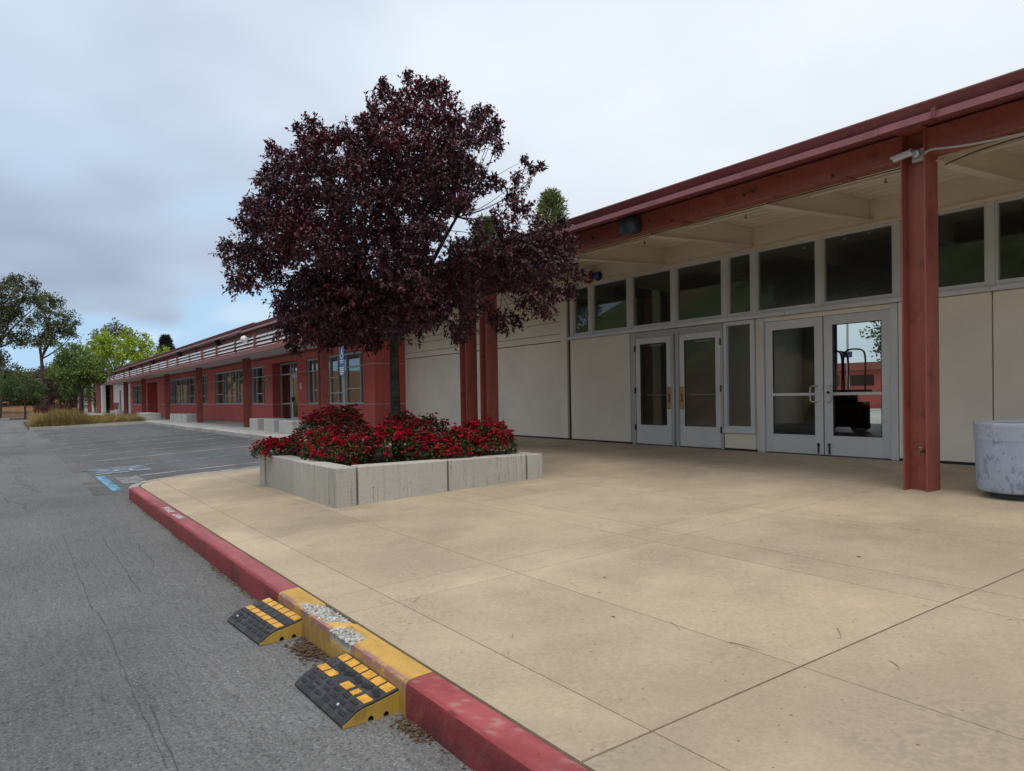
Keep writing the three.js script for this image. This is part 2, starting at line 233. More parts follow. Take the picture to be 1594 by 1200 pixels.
{ // slabs along the curved left edge, cut to the kerb
  const inside = (z) => { for (let k = 0; k < paveEdge.length - 1; k++) { const [x0, z0] = paveEdge[k], [x1, z1] = paveEdge[k + 1]; if (z <= z0 && z >= z1) return mix(x0, x1, (z - z0) / ((z1 - z0) || 1)); } return -14; };
  for (let j = 0; j < 5; j++) { const z0 = zs[j] - 0.004, z1 = zs[j + 1] + 0.004, poly = [[-12.304, z0]]; for (let k = 0; k <= 6; k++) { const z = mix(z0, Math.max(z1, -6.74), k / 6); poly.push([inside(Math.min(z, -1.726)), z]); } poly.push([-12.304, z1]); M('paving_slab', prism(poly, slabY, 0.05, [0, 0]), j % 2 ? MT.slab : MT.slab2, pavement); }
}
M('pavement_bed', prism([[3.5, -1.69], ...paveEdge.slice(0, 11).map(p => [p[0] - 0.01, p[1] + 0.02]), [-14.1, -6.6], [-14, -10.7], [3.5, -10.7]], (x, z) => gy(z) - 0.018, 0.6), MT.joint, pavement);
// walkway along the far wing, continuing from the pavement
const walkway = setting('walkway');
for (let k = 0; k < 30; k++) { const x0 = -12.31 - k * 4.6; M('walkway_slab', prism([[x0, -6.93], [x0 - 4.592, -6.93], [x0 - 4.592, -8.0], [x0, -8.0]].map(([x, z]) => [Math.min(x, k ? 99 : x), z]), (x, z) => gy(z) + (k ? 0 : 0.001), 0.5), k < 1 ? MT.slab2 : MT.walk, walkway); M('walkway_slab', prism([[x0, -8.004], [x0 - 4.592, -8.004], [x0 - 4.592, -10.9], [x0, -10.9]], (x, z) => gy(z) + (k ? 0 : 0.001), 0.5), k < 1 ? MT.slab2 : MT.walk, walkway); }

// ---------------------------------------------------------------- kerb: a run of cast lengths, painted red and yellow
const kerb = setting('kerb');
const RED = [0.37, 0.058, 0.066], YEL = [0.70, 0.43, 0.10], CON = [0.56, 0.55, 0.51], OLD = [0.40, 0.20, 0.22], AGG = [0.72, 0.71, 0.67];
// path(s) gives [x, z, nx, nz] of the front top line; section runs up the face, over the top, down the back
function kerbLength(path, len, step, paint, chip) {
  const sec = [[0.008, -0.30], [0.008, -0.17], [0.007, -0.12], [0.006, -0.07], [0.004, -0.026], [0.0, -0.010], [-0.012, -0.001], [-0.03, 0.002], [-0.055, 0.003], [-0.08, 0.004], [-0.105, 0.005], [-0.128, 0.005], [-0.146, 0.003], [-0.15, -0.01], [-0.15, -0.3]];
  const n = Math.max(2, Math.round(len / step)), rows = [];
  for (let i = 0; i <= n; i++) {
    const s = len * i / n, [x, z, nx, nz] = path(s); rows.push(sec.map(([o, h], k) => {
      let oo = o, hh = h; const wob = 0.004 * (fbm(x * 9 + z * 5, k * 0.6, 33, 3) - 0.5); if (k > 3 && k < 8) { hh += wob * 1.3; oo += wob; }
      const c = chip ? chip(x, z - oo * 0, o, k) : 0; if (c > 0) { const r = (fbm(x * 70, o * 70 + h * 70, 44, 3) - 0.5) * 0.022; hh -= c * 0.022 - r * c; if (k < 7) oo -= c * 0.012; }
      const px = x + nx * oo, pz = z + nz * oo, base = gy(-1.56 + Math.min(0, -o * -1) * 0) + (-o) * 0.045;
      return { p: [px, base + hh, pz], c: paint(x, o, h, k, c) };
    }));
  }
  const P = [], C = [], put = v => { P.push(...v.p); C.push(...v.c); };
  for (let i = 0; i < n; i++) for (let k = 0; k < sec.length - 1; k++) { const a = rows[i][k], b = rows[i][k + 1], d = rows[i + 1][k], e = rows[i + 1][k + 1]; put(a); put(d); put(b); put(b); put(d); put(e); }
  for (const [r, f] of [[rows[0], 0], [rows[n], 1]]) for (let k = 1; k < sec.length - 2; k++) { const t = [r[0], r[k], r[k + 1]]; (f ? t : t.reverse()).forEach(put); }
  const g = new THREE.BufferGeometry(); g.setAttribute('position', new THREE.Float32BufferAttribute(P, 3)); g.setAttribute('color', new THREE.Float32BufferAttribute(C, 3)); return fin(toCreasedNormals(g, 0.6), [len, 3]);
}
const scale3 = (c, k) => [c[0] * k, c[1] * k, c[2] * k], mix3 = (a, b, t) => [mix(a[0], b[0], t), mix(a[1], b[1], t), mix(a[2], b[2], t)];
const redPaint = near => (x, o, h, k, c) => {
  const n = fbm(x * 3, o * 22 + h * 9, 51, 4), s = fbm(x * 26, o * 60 + h * 40, 52, 4), sc = sstep(0.60, 0.72, s) * (k > 6 ? 1 : 0.35) * sstep(0.42, 0.6, n + (near ? 0.12 : 0)), black = sstep(0.62, 0.72, fbm(x * 2.3 + 4, h * 6, 55, 4)) * (k < 5 ? 0.75 : 0);
  let q = scale3(RED, 0.86 + 0.4 * (n - 0.4)); if (k > 6) q = mix3(q, [0.52, 0.22, 0.24], 0.34 + 0.3 * (n - 0.5) - (near ? 0.26 : 0)); q = mix3(q, [0.56, 0.48, 0.42], sc * (near ? 0.28 : 0.12)); return mix3(q, [0.07, 0.04, 0.04], black * 0.7);
};
const chip = (x, z, o, k) => { const e = 0.05 * (fbm(x * 14, o * 30, 66, 3) - 0.5); let c = 0;
  const a = sstep(0.03, 0.0, Math.max(Math.abs(x + 4.56 + (o + 0.1) * 1.6) - 0.24 + e * 2, 0)) * (o < -0.02 + e ? 1 : 0); const b = sstep(0.03, 0, Math.max(Math.abs(x + 4.09) - 0.13 + e * 1.5, 0)) * (o > -0.085 + e && k > 3 ? 1 : 0); return Math.max(c, a, b); };
const yellowPaint = (x, o, h, k, c) => { const n = fbm(x * 4, o * 30 + h * 12, 56, 4), s = fbm(x * 22, o * 50 + h * 30, 57, 4); let q = scale3(YEL, 0.88 + 0.4 * (n - 0.45));
  if (k < 5) q = mix3(q, [0.30, 0.21, 0.07], 0.35 * sstep(0.45, 0.7, s) + 0.15); const edge = (k === 5 || k === 6 || k === 4) ? sstep(0.40, 0.58, s + 0.08) : 0; q = mix3(q, OLD, edge * 0.85);
  if (c > 0.3) { const g = fbm(x * 90, o * 120, 58, 2); q = scale3(AGG, 0.62 + 0.75 * (g - 0.3)); if (o < -0.12) q = scale3(q, 0.5); } return q; };
const plainKerb = (x, o, h, k) => scale3(CON, 0.85 + 0.4 * (fbm(x * 5, o * 20 + h * 6, 59, 4) - 0.4));
const straight = x0 => s => [x0 - s, -1.56, 0, 1];
for (const [x0, x1, p, c, st] of [[3.4, -0.4, redPaint(true), null, 0.06], [-0.406, -3.235, redPaint(true), null, 0.035], [-3.245, -5.29, yellowPaint, chip, 0.016], [-5.292, -6.595, redPaint(false), null, 0.05], [-6.603, -9.99, redPaint(false), null, 0.06], [-9.998, -13.24, redPaint(false), null, 0.08]]) M('kerb_stone', kerbLength(straight(x0), x0 - x1, st, p, c), MT.kerb, kerb);
{ const arc = s => { const R = 1.16, a = Math.min(s / R, Math.PI / 2); if (s <= R * Math.PI / 2) return [-13.25 - R * Math.sin(a), -1.56 - R * (1 - Math.cos(a)), -Math.sin(a), Math.cos(a)]; const t = s - R * Math.PI / 2; return [-14.41 + t * 0.055, -2.72 - t, -1, 0]; };
  // the top follows the pavement, which rises towards the walkway
  const g = kerbLength(arc, 1.16 * Math.PI / 2 + 4.1, 0.12, plainKerb, null), p = g.attributes.position; for (let i = 0; i < p.count; i++) { const z = p.getZ(i); p.setY(i, p.getY(i) + Math.max(0, 0.045 * (-1.56 - z))); } g.computeVertexNormals(); M('kerb_stone', g, MT.kerb, kerb); }
for (let k = 0; k < 10; k++) { const x0 = -14.0 - k * 4.6, g = kerbLength(s => [x0 - s, 0, 0, 1], 4.59, 0.4, plainKerb, null); g.translate(0, gy(-6.78) - gy(-1.56), -6.78); M('kerb_stone', g, MT.kerb, kerb); }
{ // broken concrete: stones of the aggregate standing out of the chipped top
  const gs = [], proto = [0, 1, 2, 3].map(k => { const g = new THREE.IcosahedronGeometry(1, 0), p = g.attributes.position; for (let i = 0; i < p.count; i++) { const h = 0.65 + 0.6 * hash(Math.round(p.getX(i) * 50), Math.round(p.getY(i) * 50 + p.getZ(i) * 90), k); p.setXYZ(i, p.getX(i) * h, p.getY(i) * h * 0.7, p.getZ(i) * h); } g.computeVertexNormals(); return fin(g); });
  for (let i = 0; i < 5200; i++) { const x = rr(-4.95, -3.85), o = rr(-0.146, 0.0); if (chip(x, 0, o, 6) < 0.4) continue; const r = 0.003 + 0.011 * rnd() ** 3, g = proto[i % 4].clone(); g.rotateY(rr(0, 6)); g.scale(r, r, r); g.translate(x, gy(-1.56) - o * 0.045 - 0.018 + rr(0, 0.008), -1.56 + o); const k = rnd() < 0.22 ? rr(0.2, 0.45) : rr(0.45, 0.95), n = g.attributes.position.count, C = new Float32Array(n * 3); for (let q = 0; q < n; q++) C.set([0.66 * k, 0.65 * k, 0.61 * k], q * 3); g.setAttribute('color', new THREE.BufferAttribute(C, 3)); gs.push(g); }
  const m = M('exposed_aggregate', J(gs), mat([1, 1, 1], 0.9, { vertexColors: true }), kerb); m.userData.kind = 'stuff'; }
// stencilled lettering on the red kerb
const font = await new FontLoader().loadAsync('fonts/droid/droid_sans_bold.typeface.json');
const textGeo = (s, size, depth = 0.002) => { const g = new TextGeometry(s, { font, size, depth, curveSegments: 3, bevelEnabled: false }); g.computeBoundingBox(); g.translate(-(g.boundingBox.max.x + g.boundingBox.min.x) / 2, 0, 0); return g; };
for (const [s, x, w] of [['FIRE', -10.15, 0.5], ['LANE', -9.44, 0.45]]) { const g = textGeo(s, 0.075); g.computeBoundingBox(); g.scale(w / (g.boundingBox.max.x - g.boundingBox.min.x), 1, 1); g.rotateX(-Math.PI / 2 + 0.04); g.translate(x, gy(-1.6) + 0.006, -1.595); M('stencil_lettering', fin(g), mat([0.72, 0.66, 0.66], 0.8, { map: TX.worn }), kerb); }

// ---------------------------------------------------------------- kerb ramps
function kerbRamp(label, pos, turn, missing, chevron) {
  const t = thing('kerb_ramp', label, 'kerb ramp', pos, turn, 'rubber kerb ramps against the yellow kerb');
  // profile in (run, height): run 0 at the road edge, 0.33 at the kerb
  const top = u => u < 0.165 ? 0.012 + 0.072 * Math.sin(u / 0.165 * Math.PI / 2) ** 0.9 * 1.0 : 0.084 + (u - 0.165) * 0.20, L = 0.66, D = 0.335;
  const prof = (inset, notch) => { const s = new THREE.Shape(); s.moveTo(0, 0); s.lineTo(0, 0.011); for (let i = 1; i <= 12; i++) { const u = D * i / 12; s.lineTo(u, top(u) - inset); } s.lineTo(D, 0); if (notch) { for (const c of [0.25, 0.16]) { s.lineTo(c + 0.016, 0); s.lineTo(c + 0.016, 0.018); s.lineTo(c, 0.028); s.lineTo(c - 0.016, 0.018); s.lineTo(c - 0.016, 0); } } s.lineTo(0, 0); return s; };
  const ex = (s, d, x) => { const g = new THREE.ExtrudeGeometry(s, { depth: d, bevelEnabled: false }); g.rotateY(Math.PI / 2); g.translate(x - d / 2, 0, 0); return fin(toCreasedNormals(g, 0.5)); };   // run now points to -z
  M('body', ex(prof(0, true), L, 0), MT.rubberBlack, t);
  for (const s of [-1, 1]) { const g = ex(prof(0.010, true), 0.004, s * (L / 2 + 0.0015)); M('painted_side', g, MT.yellowRubber, t); }
  const onTop = (u, w, d, h, x, r = 0.004) => { const a = Math.atan2(top(u + 0.01) - top(u - 0.01), 0.02), g = new RoundedBoxGeometry(w, h, d, 1, Math.min(r, h * 0.45)); g.rotateX(a); g.translate(x, top(u) + h * 0.28, -u); return fin(g); };
  for (let k = 0; k < 6; k++) { const x = -L / 2 + 0.062 + k * 0.107;
    M('reflector', onTop(0.295, 0.088, 0.062, 0.006, x), MT.reflector, t);
    if (!missing.includes(k)) M('reflector', onTop(0.160, missing.includes(-k) && k ? 0.05 : 0.088, 0.058, 0.006, x), MT.reflector, t);
    const tile = []; if (chevron && k) { for (let q = -3; q <= 3; q++) { const a = Math.atan2(0.2, 1), g = new THREE.BoxGeometry(0.004, 0.006, Math.max(0.02, 0.075 - Math.abs(q) * 0.018)); g.rotateY(k % 2 ? 0.75 : -0.75); g.translate(q * 0.012, 0, 0); g.rotateX(a); g.translate(x, top(0.228) + 0.003, -0.228); tile.push(fin(g)); } } else tile.push(onTop(0.228, 0.09, 0.062, 0.005, x)); M('tread_tile', J(tile), MT.rubberBlack, t); }
  for (let r = 0; r < 3; r++) for (let k = 0; k < 6; k++) { const u = 0.036 + r * 0.036, x = -L / 2 + 0.06 + k * 0.103 + (r % 2) * 0.03; const g = [onTop(u, 0.062, 0.022, 0.007, x, 0.003)]; for (let q = -1; q <= 1; q++) g.push(onTop(u + q * 0.006, 0.05, 0.002, 0.010, x, 0.0008)); M('grip_stud', J(g), MT.rubberBlack, t); }
  for (const [x, u] of [[-0.13, 0.135], [0.13, 0.135]]) M('bolt_slot', onTop(u, 0.05, 0.012, 0.005, x, 0.002), MT.dark, t);
  M('bolt', J([onTop(0.05, 0.018, 0.018, 0.012, chevron ? 0.17 : -0.24, 0.004)]), MT.metalGrey, t);
  return t;
}
kerbRamp('rubber kerb ramp with two yellow reflectors missing or torn, nearer the camera', [-3.64, ry(-1.26) + 0.003, -1.252], 0.02, [2, -4], true).scale.z = 0.895;
kerbRamp('rubber kerb ramp with two full rows of yellow reflectors, further from the camera', [-5.08, ry(-1.26) + 0.003, -1.252], 0.06, [], false).scale.z = 0.895;
// leaf litter, grit and pebbles gathered along the foot of the kerb
{ const gs = [], add = (x, z, s, c) => { const g = new THREE.PlaneGeometry(s, s * rr(0.3, 0.7)); g.rotateX(-Math.PI / 2 + rr(-0.6, 0.6)); g.rotateY(rr(0, 6)); g.translate(x, ry(z) + 0.004 + rnd() * 0.008, z); const f = fin(g), n = f.attributes.position.count, C = new Float32Array(n * 3); for (let i = 0; i < n; i++) C.set(c, i * 3); f.setAttribute('color', new THREE.BufferAttribute(C, 3)); gs.push(f); };
  for (let i = 0; i < 5200; i++) { const x = -13 + 12.6 * Math.pow(rnd(), 0.75), dens = fbm(x * 1.4, 2, 77, 3); if (dens < 0.46 && rnd() > 0.25) continue; const z = -1.592 + Math.abs(gauss()) * 0.075 * (dens + 0.4); const k = rr(0.4, 1.2); add(x, z, rr(0.006, 0.022), [0.14 * k, 0.085 * k, 0.05 * k]); }
  for (let i = 0; i < 700; i++) { const x = -4.45 + gauss() * 0.16, z = -1.5 + gauss() * 0.075; if (z < -1.58) continue; const k = rr(0.3, 1.1); add(x, z, rr(0.008, 0.03), [0.12 * k, 0.075 * k, 0.045 * k]); }
  for (let i = 0; i < 500; i++) { const x = -3.1 + gauss() * 0.12, z = -1.53 + gauss() * 0.06; if (z < -1.58) continue; const k = rr(0.3, 1.3); add(x, z, rr(0.006, 0.024), [0.15 * k, 0.10 * k, 0.06 * k]); }
  const m = M(numbered('leaf_litter'), J(gs), mat([1, 1, 1], 1, { vertexColors: true }), scene); m.userData = { kind: 'stuff', label: 'dry leaf litter and grit along the foot of the kerb', category: 'litter' }; }
{ // gum spots, twigs and scuffs on the pavement
  const gs = []; for (let i = 0; i < 130; i++) { const z = -1.9 - 8.2 * Math.sqrt(rnd()), x = -12 + 13 * rnd(); if (x < -8.2 && z < -3 && z > -6.4) continue; const twig = rnd() < 0.3, g = new THREE.CircleGeometry(0.003 + 0.011 * rnd() ** 3, 8), q = g.attributes.position; for (let k = 1; k < q.count; k++) { const h = 0.55 + 0.9 * hash(k, i, 3); q.setXY(k, q.getX(k) * h, q.getY(k) * h); } g.rotateX(-Math.PI / 2); g.scale(twig ? rr(2, 5) : rr(0.7, 1.6), 1, twig ? 0.35 : 1); g.rotateY(rr(0, 3)); g.translate(x, gy(z) + 0.003, z); gs.push(fin(g)); }
  const sc = []; for (let i = 0; i < 46; i++) { const x = rr(-8, 0.5), z = rr(-7.4, -1.95), a = rr(-0.6, 0.6) + (rnd() < 0.4 ? 1.3 : 0), L = 0.03 + 0.16 * rnd() ** 2, pts = []; for (let k = 0; k <= 6; k++) pts.push([x + Math.cos(a + k * 0.02) * L * k / 6, z + Math.sin(a + k * 0.02) * L * k / 6]); sc.push(ribbon(pts, rr(0.001, 0.003), zz => gy(zz) + 0.0008)); }
  M('scuff_marks', J(sc), mat([0.27, 0.215, 0.15], 0.9), pavement).userData.kind = 'stuff';
  const m = M('gum_spots', J(gs), mat([0.10, 0.085, 0.07], 0.9), pavement); m.userData.kind = 'stuff'; }

// ---------------------------------------------------------------- steel parts shared by both buildings
// column: two flanges across the building, web between them, standing on the pavement
function columnGeo(x0, x1, yTop, yBase, z0 = -7.95, z1 = -8.22) { return J([RX(x0, x0 + 0.017, yBase, yTop, z1, z0, 0.004), RX(x1 - 0.017, x1, yBase, yTop, z1, z0, 0.004), BX(x0 + 0.017, x1 - 0.017, yBase, yTop, (z0 + z1) / 2 - 0.006, (z0 + z1) / 2 + 0.006)]); }
function beamGeo(x0, x1, yb = 3.48, yt = 3.745, zc = -8.07) { return J([BX(x0, x1, yb, yb + 0.018, zc - 0.1, zc + 0.1), BX(x0, x1, yt - 0.018, yt, zc - 0.1, zc + 0.1), BX(x0, x1, yb + 0.018, yt - 0.018, zc + 0.07, zc + 0.082)]); }
// roof edge: leaning cap above, drip strip kicked out below
function extrudeX(profile, x0, x1) { const s = new THREE.Shape(profile.map(([z, y]) => new THREE.Vector2(-z, y))), g = new THREE.ExtrudeGeometry(s, { depth: Math.abs(x1 - x0), bevelEnabled: false }); g.rotateY(Math.PI / 2); g.translate(Math.min(x0, x1), 0, 0); return fin(toCreasedNormals(g, 0.3)); }
const cap = (x0, x1, dy = 0) => extrudeX([[-7.665, 3.772 + dy], [-7.60, 3.885 + dy], [-7.605, 3.90 + dy], [-8.1, 3.90 + dy], [-8.1, 3.772 + dy]], x0, x1);
const drip = (x0, x1, dy = 0) => extrudeX([[-7.635, 3.768 + dy], [-7.60, 3.768 + dy], [-7.565, 3.685 + dy], [-7.575, 3.68 + dy], [-7.66, 3.68 + dy], [-7.66, 3.768 + dy]], x0, x1);
function wallPack(label, x, y, z) { // D-shaped dark wall lamp
  const t = thing('wall_lamp', label, 'wall lamp', [x, y, z], 0, 'dark wall lamps on the red beam'); const s = new THREE.Shape(); s.moveTo(-0.16, 0); s.lineTo(0.16, 0); s.lineTo(0.16, 0.09); s.bezierCurveTo(0.14, 0.21, -0.14, 0.21, -0.16, 0.09);
  const g = new THREE.ExtrudeGeometry(s, { depth: 0.2, bevelEnabled: true, bevelSize: 0.01, bevelThickness: 0.01, bevelSegments: 2 }); g.rotateX(Math.PI / 2); g.translate(0, 0.21, 0); M('housing', fin(toCreasedNormals(g, 0.6)), MT.blueBox, t); M('lens', RX(-0.12, 0.12, -0.012, 0.008, 0.04, 0.15, 0.006), mat([0.06, 0.06, 0.06], 0.3), t); M('back_plate', BX(-0.14, 0.14, 0.0, 0.2, -0.03, -0.001), MT.dark, t); return t; }

// ---------------------------------------------------------------- entrance building
const hall = thing('entrance_building', 'beige flat-roofed building with red steel canopy, clerestory windows and glazed double doors', 'building', [0, 0, 0]);
const XL = -13.24, XR = 3.2, WT = 0.14;      // wall is WT thick behind ZW
const wallPiece = (name, x0, x1, y0, y1, m = MT.wall, proud = 0) => M(name, RX(x0, x1, y0, y1, ZW - WT, ZW + proud, 0.004), m, hall);
wallPiece('wall_panel', XL + 0.03, -11.27, 0.035, 2.283);
for (const [a, b] of [[-5.68, -4.455], [-4.437, -3.2], [-3.182, -0.8], [-0.782, XR]]) wallPiece('wall_panel', a, b, 0.035, 2.283);
wallPiece('wall_panel', -8.83, -8.17, 0.035, 0.30);                        // under the side light
for (const [a, b] of [[XL, -11.24], [-5.7, XR], [-8.85, -8.15]]) M('wall_base', BX(a, b, -0.02, 0.033, ZW - WT, ZW - 0.02), MT.dark, hall);
M('expansion_joint', BX(XL - 0.09, XL + 0.025, 0, 3.46, ZW - 0.12, ZW - 0.05), MT.dark, hall);
M('header_wall', RX(XL, XR, 3.50, 3.86, ZW - WT, ZW + 0.001, 0.004), MT.soffit, hall);
M('header_trim', J([BX(XL, XR, 3.455, 3.498, ZW - 0.02, ZW + 0.03), BX(XL, XR, 3.5, 3.52, ZW + 0.003, ZW + 0.016)]), MT.soffit, hall);
M('sill_flashing', J([RX(XL - 0.01, -7.53, 2.287, 2.353, ZW - 0.1, ZW + 0.055, 0.005), RX(-7.525, -4.45, 2.287, 2.353, ZW - 0.1, ZW + 0.055, 0.005), RX(-4.445, XR, 2.287, 2.353, ZW - 0.1, ZW + 0.055, 0.005)]), MT.flash, hall);
// clerestory: each light is a window with a frame and a pane
const lights = [[-13.06, -12.58], [-12.41, -11.35], [-11.17, -10.12], [-9.95, -8.885], [-8.71, -8.256], [-8.10, -7.01], [-6.854, -5.77], [-5.61, -4.54], [-4.38, -3.31], [-3.15, -2.08], [-1.92, -0.85], [-0.69, 0.38], [0.54, 1.61], [1.77, 2.84]];
for (const [a, b] of lights) {
  const fr = M('clerestory_window', J([BX(a - 0.03, a, 2.36, 3.453, ZW - 0.09, ZW - 0.012), BX(b, b + 0.03, 2.36, 3.453, ZW - 0.09, ZW - 0.012), BX(a, b, 2.36, 2.425, ZW - 0.09, ZW - 0.012), BX(a, b, 3.42, 3.453, ZW - 0.09, ZW - 0.012)]), MT.alu, hall);
  M('pane', BX(a + 0.001, b - 0.001, 2.426, 3.419, ZW - 0.062, ZW - 0.056), MT.glass, fr);
}
for (let i = 0; i <= lights.length; i++) { const a = i ? lights[i - 1][1] + 0.031 : XL + 0.03, b = i < lights.length ? lights[i][0] - 0.031 : XR; M('mullion', RX(a, b, 2.356, 3.454, ZW - 0.11, ZW + 0.004, 0.004), MT.alu, hall); }
// film maker's print left on two clerestory panes
for (const [x, y] of [[-6.52, 3.345], [-6.13, 3.36], [-7.22, 3.33]]) { const g = textGeo('ABC', 0.03, 0.001); g.translate(x, y, ZW - 0.054); M('film_print', fin(g), mat([0.16, 0.30, 0.42], 0.6), hall); }

function doorLeaf(name, a, b, yt, o) { // a..b in x, hinged edges given by the caller
  const st = o.stile, z0 = ZW - 0.075, z1 = ZW - 0.03, g0 = a + 0.004, g1 = b - 0.004;
  const d = M(name, J([RX(g0, g0 + st, 0.014, yt, z0, z1, 0.004), RX(g1 - st, g1, 0.014, yt, z0, z1, 0.004), RX(g0 + st, g1 - st, yt - o.top, yt, z0, z1, 0.004), RX(g0 + st, g1 - st, 0.014, o.bottom, z0, z1, 0.004)]), MT.alu, hall);
  M('pane', BX(g0 + st + 0.001, g1 - st - 0.001, o.bottom + 0.001, yt - o.top - 0.001, ZW - 0.056, ZW - 0.05), MT.glass, d);
  M('glazing_bead', J([BX(g0 + st, g0 + st + 0.012, o.bottom, yt - o.top, ZW - 0.048, ZW - 0.034), BX(g1 - st - 0.012, g1 - st, o.bottom, yt - o.top, ZW - 0.048, ZW - 0.034), BX(g0 + st + 0.012, g1 - st - 0.012, o.bottom, o.bottom + 0.012, ZW - 0.048, ZW - 0.034), BX(g0 + st + 0.012, g1 - st - 0.012, yt - o.top - 0.012, yt - o.top, ZW - 0.048, ZW - 0.034)]), MT.dark, d);
  return d;
}
// right pair: wide leaves with mid rails, pull handles and floor bolts
{ const o = { stile: 0.145, top: 0.145, bottom: 0.32 };
  const L = doorLeaf('door', -7.98, -6.90, 2.205, o), R = doorLeaf('door', -6.885, -5.80, 2.205, o);
  for (const [d, a, b] of [[L, -7.83, -7.05], [R, -6.735, -5.95]]) M('mid_rail', RX(a, b, 0.955, 1.0, ZW - 0.046, ZW - 0.026, 0.005), MT.flash, d);
  for (const [d, x, s] of [[L, -7.0, -1], [R, -6.78, 1]]) { M('pull_handle', tube([[x, 1.11, ZW - 0.03], [x, 1.11, ZW + 0.035], [x + s * 0.06, 1.10, ZW + 0.05], [x + s * 0.075, 1.06, ZW + 0.05], [x + s * 0.075, 0.90, ZW + 0.05], [x + s * 0.06, 0.865, ZW + 0.05], [x, 0.855, ZW + 0.035], [x, 0.855, ZW - 0.03]], 0.011, 40, 8), MT.metalGrey, d); M('floor_bolt', J([RX(x - s * 0.015 - 0.012, x - s * 0.015 + 0.012, 0.03, 0.2, ZW - 0.03, ZW - 0.008, 0.004), RX(x - s * 0.015 - 0.02, x - s * 0.015 + 0.02, 0.16, 0.19, ZW - 0.028, ZW + 0.0, 0.004)]), MT.dark, d); }
  M('lock_cylinder', cyl(0.022, 0.022, 0.02, -6.81, 1.0, ZW - 0.022, 14, Math.PI / 2), MT.dark, R);
  for (const [a, b] of [[-8.07, -7.985], [-5.795, -5.69]]) M('door_jamb', RX(a, b, 0, 2.282, ZW - 0.12, ZW + 0.006, 0.004), MT.alu, hall);
  M('door_header', J([RX(-7.985, -5.795, 2.21, 2.283, ZW - 0.12, ZW - 0.02, 0.004)]), MT.wall, hall); M('frame_post', RX(-8.165, -8.075, 0, 2.283, ZW - 0.12, ZW - 0.03, 0.004), MT.soffit, hall); }
// left pair: narrow-stiled leaves with kick plates, panic bars and brass guards, posts between
{ const o = { stile: 0.12, top: 0.12, bottom: 0.40 };
  const L = doorLeaf('door', -11.12, -10.14, 2.155, o), R = doorLeaf('door', -9.93, -8.93, 2.155, o);
  for (const [d, a, b] of [[L, -11.12, -10.14], [R, -9.93, -8.93]]) { M('kick_plate', RX(a + 0.02, b - 0.02, 0.02, 0.395, ZW - 0.03, ZW - 0.026, 0.001), MT.flash, d); M('panic_bar', tube([[a + 0.14, 0.99, ZW - 0.2], [a + 0.2, 0.995, ZW - 0.13], [(a + b) / 2, 1.0, ZW - 0.12], [b - 0.14, 0.99, ZW - 0.13]], 0.013, 20, 7), MT.metalGrey, d); M('closer_arm', RX((a + b) / 2 - 0.16, (a + b) / 2 + 0.2, 1.985, 2.015, ZW - 0.14, ZW - 0.10, 0.004), MT.white, d); }
  for (const [d, x] of [[L, -10.2], [R, -9.875]]) { M('latch_guard', RX(x - 0.05, x + 0.05, 0.72, 1.16, ZW - 0.03, ZW - 0.024, 0.002), mat([0.42, 0.26, 0.12], 0.45, { metalness: 0.4 }), d); M('pull_handle', J([RX(x - 0.028, x + 0.028, 0.87, 0.885, ZW - 0.024, ZW + 0.01, 0.003), RX(x - 0.028, x + 0.028, 1.0, 1.015, ZW - 0.024, ZW + 0.01, 0.003), RX(x + 0.014, x + 0.028, 0.885, 1.0, ZW - 0.01, ZW + 0.01, 0.003)]), MT.bronze, d); }
  for (const [d, x] of [[L, -11.13], [R, -8.92]]) for (const y of [0.35, 1.1, 1.95]) M('hinge', RX(x - 0.018, x + 0.018, y - 0.06, y + 0.06, ZW - 0.03, ZW - 0.004, 0.004), MT.dark, d);
  M('door_frame', J([RX(-11.262, -11.125, 0, 2.282, ZW - 0.12, ZW - 0.02, 0.004), RX(-10.135, -10.06, 0, 2.2, ZW - 0.12, ZW - 0.012, 0.004), RX(-10.01, -9.935, 0, 2.2, ZW - 0.12, ZW - 0.012, 0.004), BX(-10.06, -10.01, 0, 2.2, ZW - 0.12, ZW - 0.06), RX(-8.925, -8.86, 0, 2.282, ZW - 0.12, ZW - 0.012, 0.004), RX(-11.125, -8.925, 2.2, 2.282, ZW - 0.12, ZW - 0.02, 0.004), RX(-11.12, -8.93, 2.16, 2.2, ZW - 0.12, ZW - 0.03, 0.004)]), MT.frame, hall);
  for (const a of [-11.12, -9.93]) M('holes_plate', J([0, 1, 2, 3, 4].map(k => cyl(0.006, 0.006, 0.004, a + 0.42 + (k % 3) * 0.05, 2.07 + (k > 2 ? 0.045 : 0), ZW - 0.028, 6, Math.PI / 2))), MT.dark, hall); }
// side light between the pairs
{ const w = M('side_window', J([RX(-8.83, -8.765, 0.305, 2.28, ZW - 0.1, ZW + 0.012, 0.004), RX(-8.255, -8.175, 0.305, 2.28, ZW - 0.1, ZW + 0.012, 0.004), RX(-8.765, -8.255, 0.37, 0.43, ZW - 0.1, ZW + 0.012, 0.004), RX(-8.765, -8.255, 2.21, 2.28, ZW - 0.1, ZW + 0.012, 0.004), RX(-8.85, -8.16, 0.305, 0.37, ZW - 0.1, ZW + 0.03, 0.004)]), MT.alu, hall); M('pane', BX(-8.764, -8.256, 0.431, 2.209, ZW - 0.05, ZW - 0.044), MT.glass, w); }
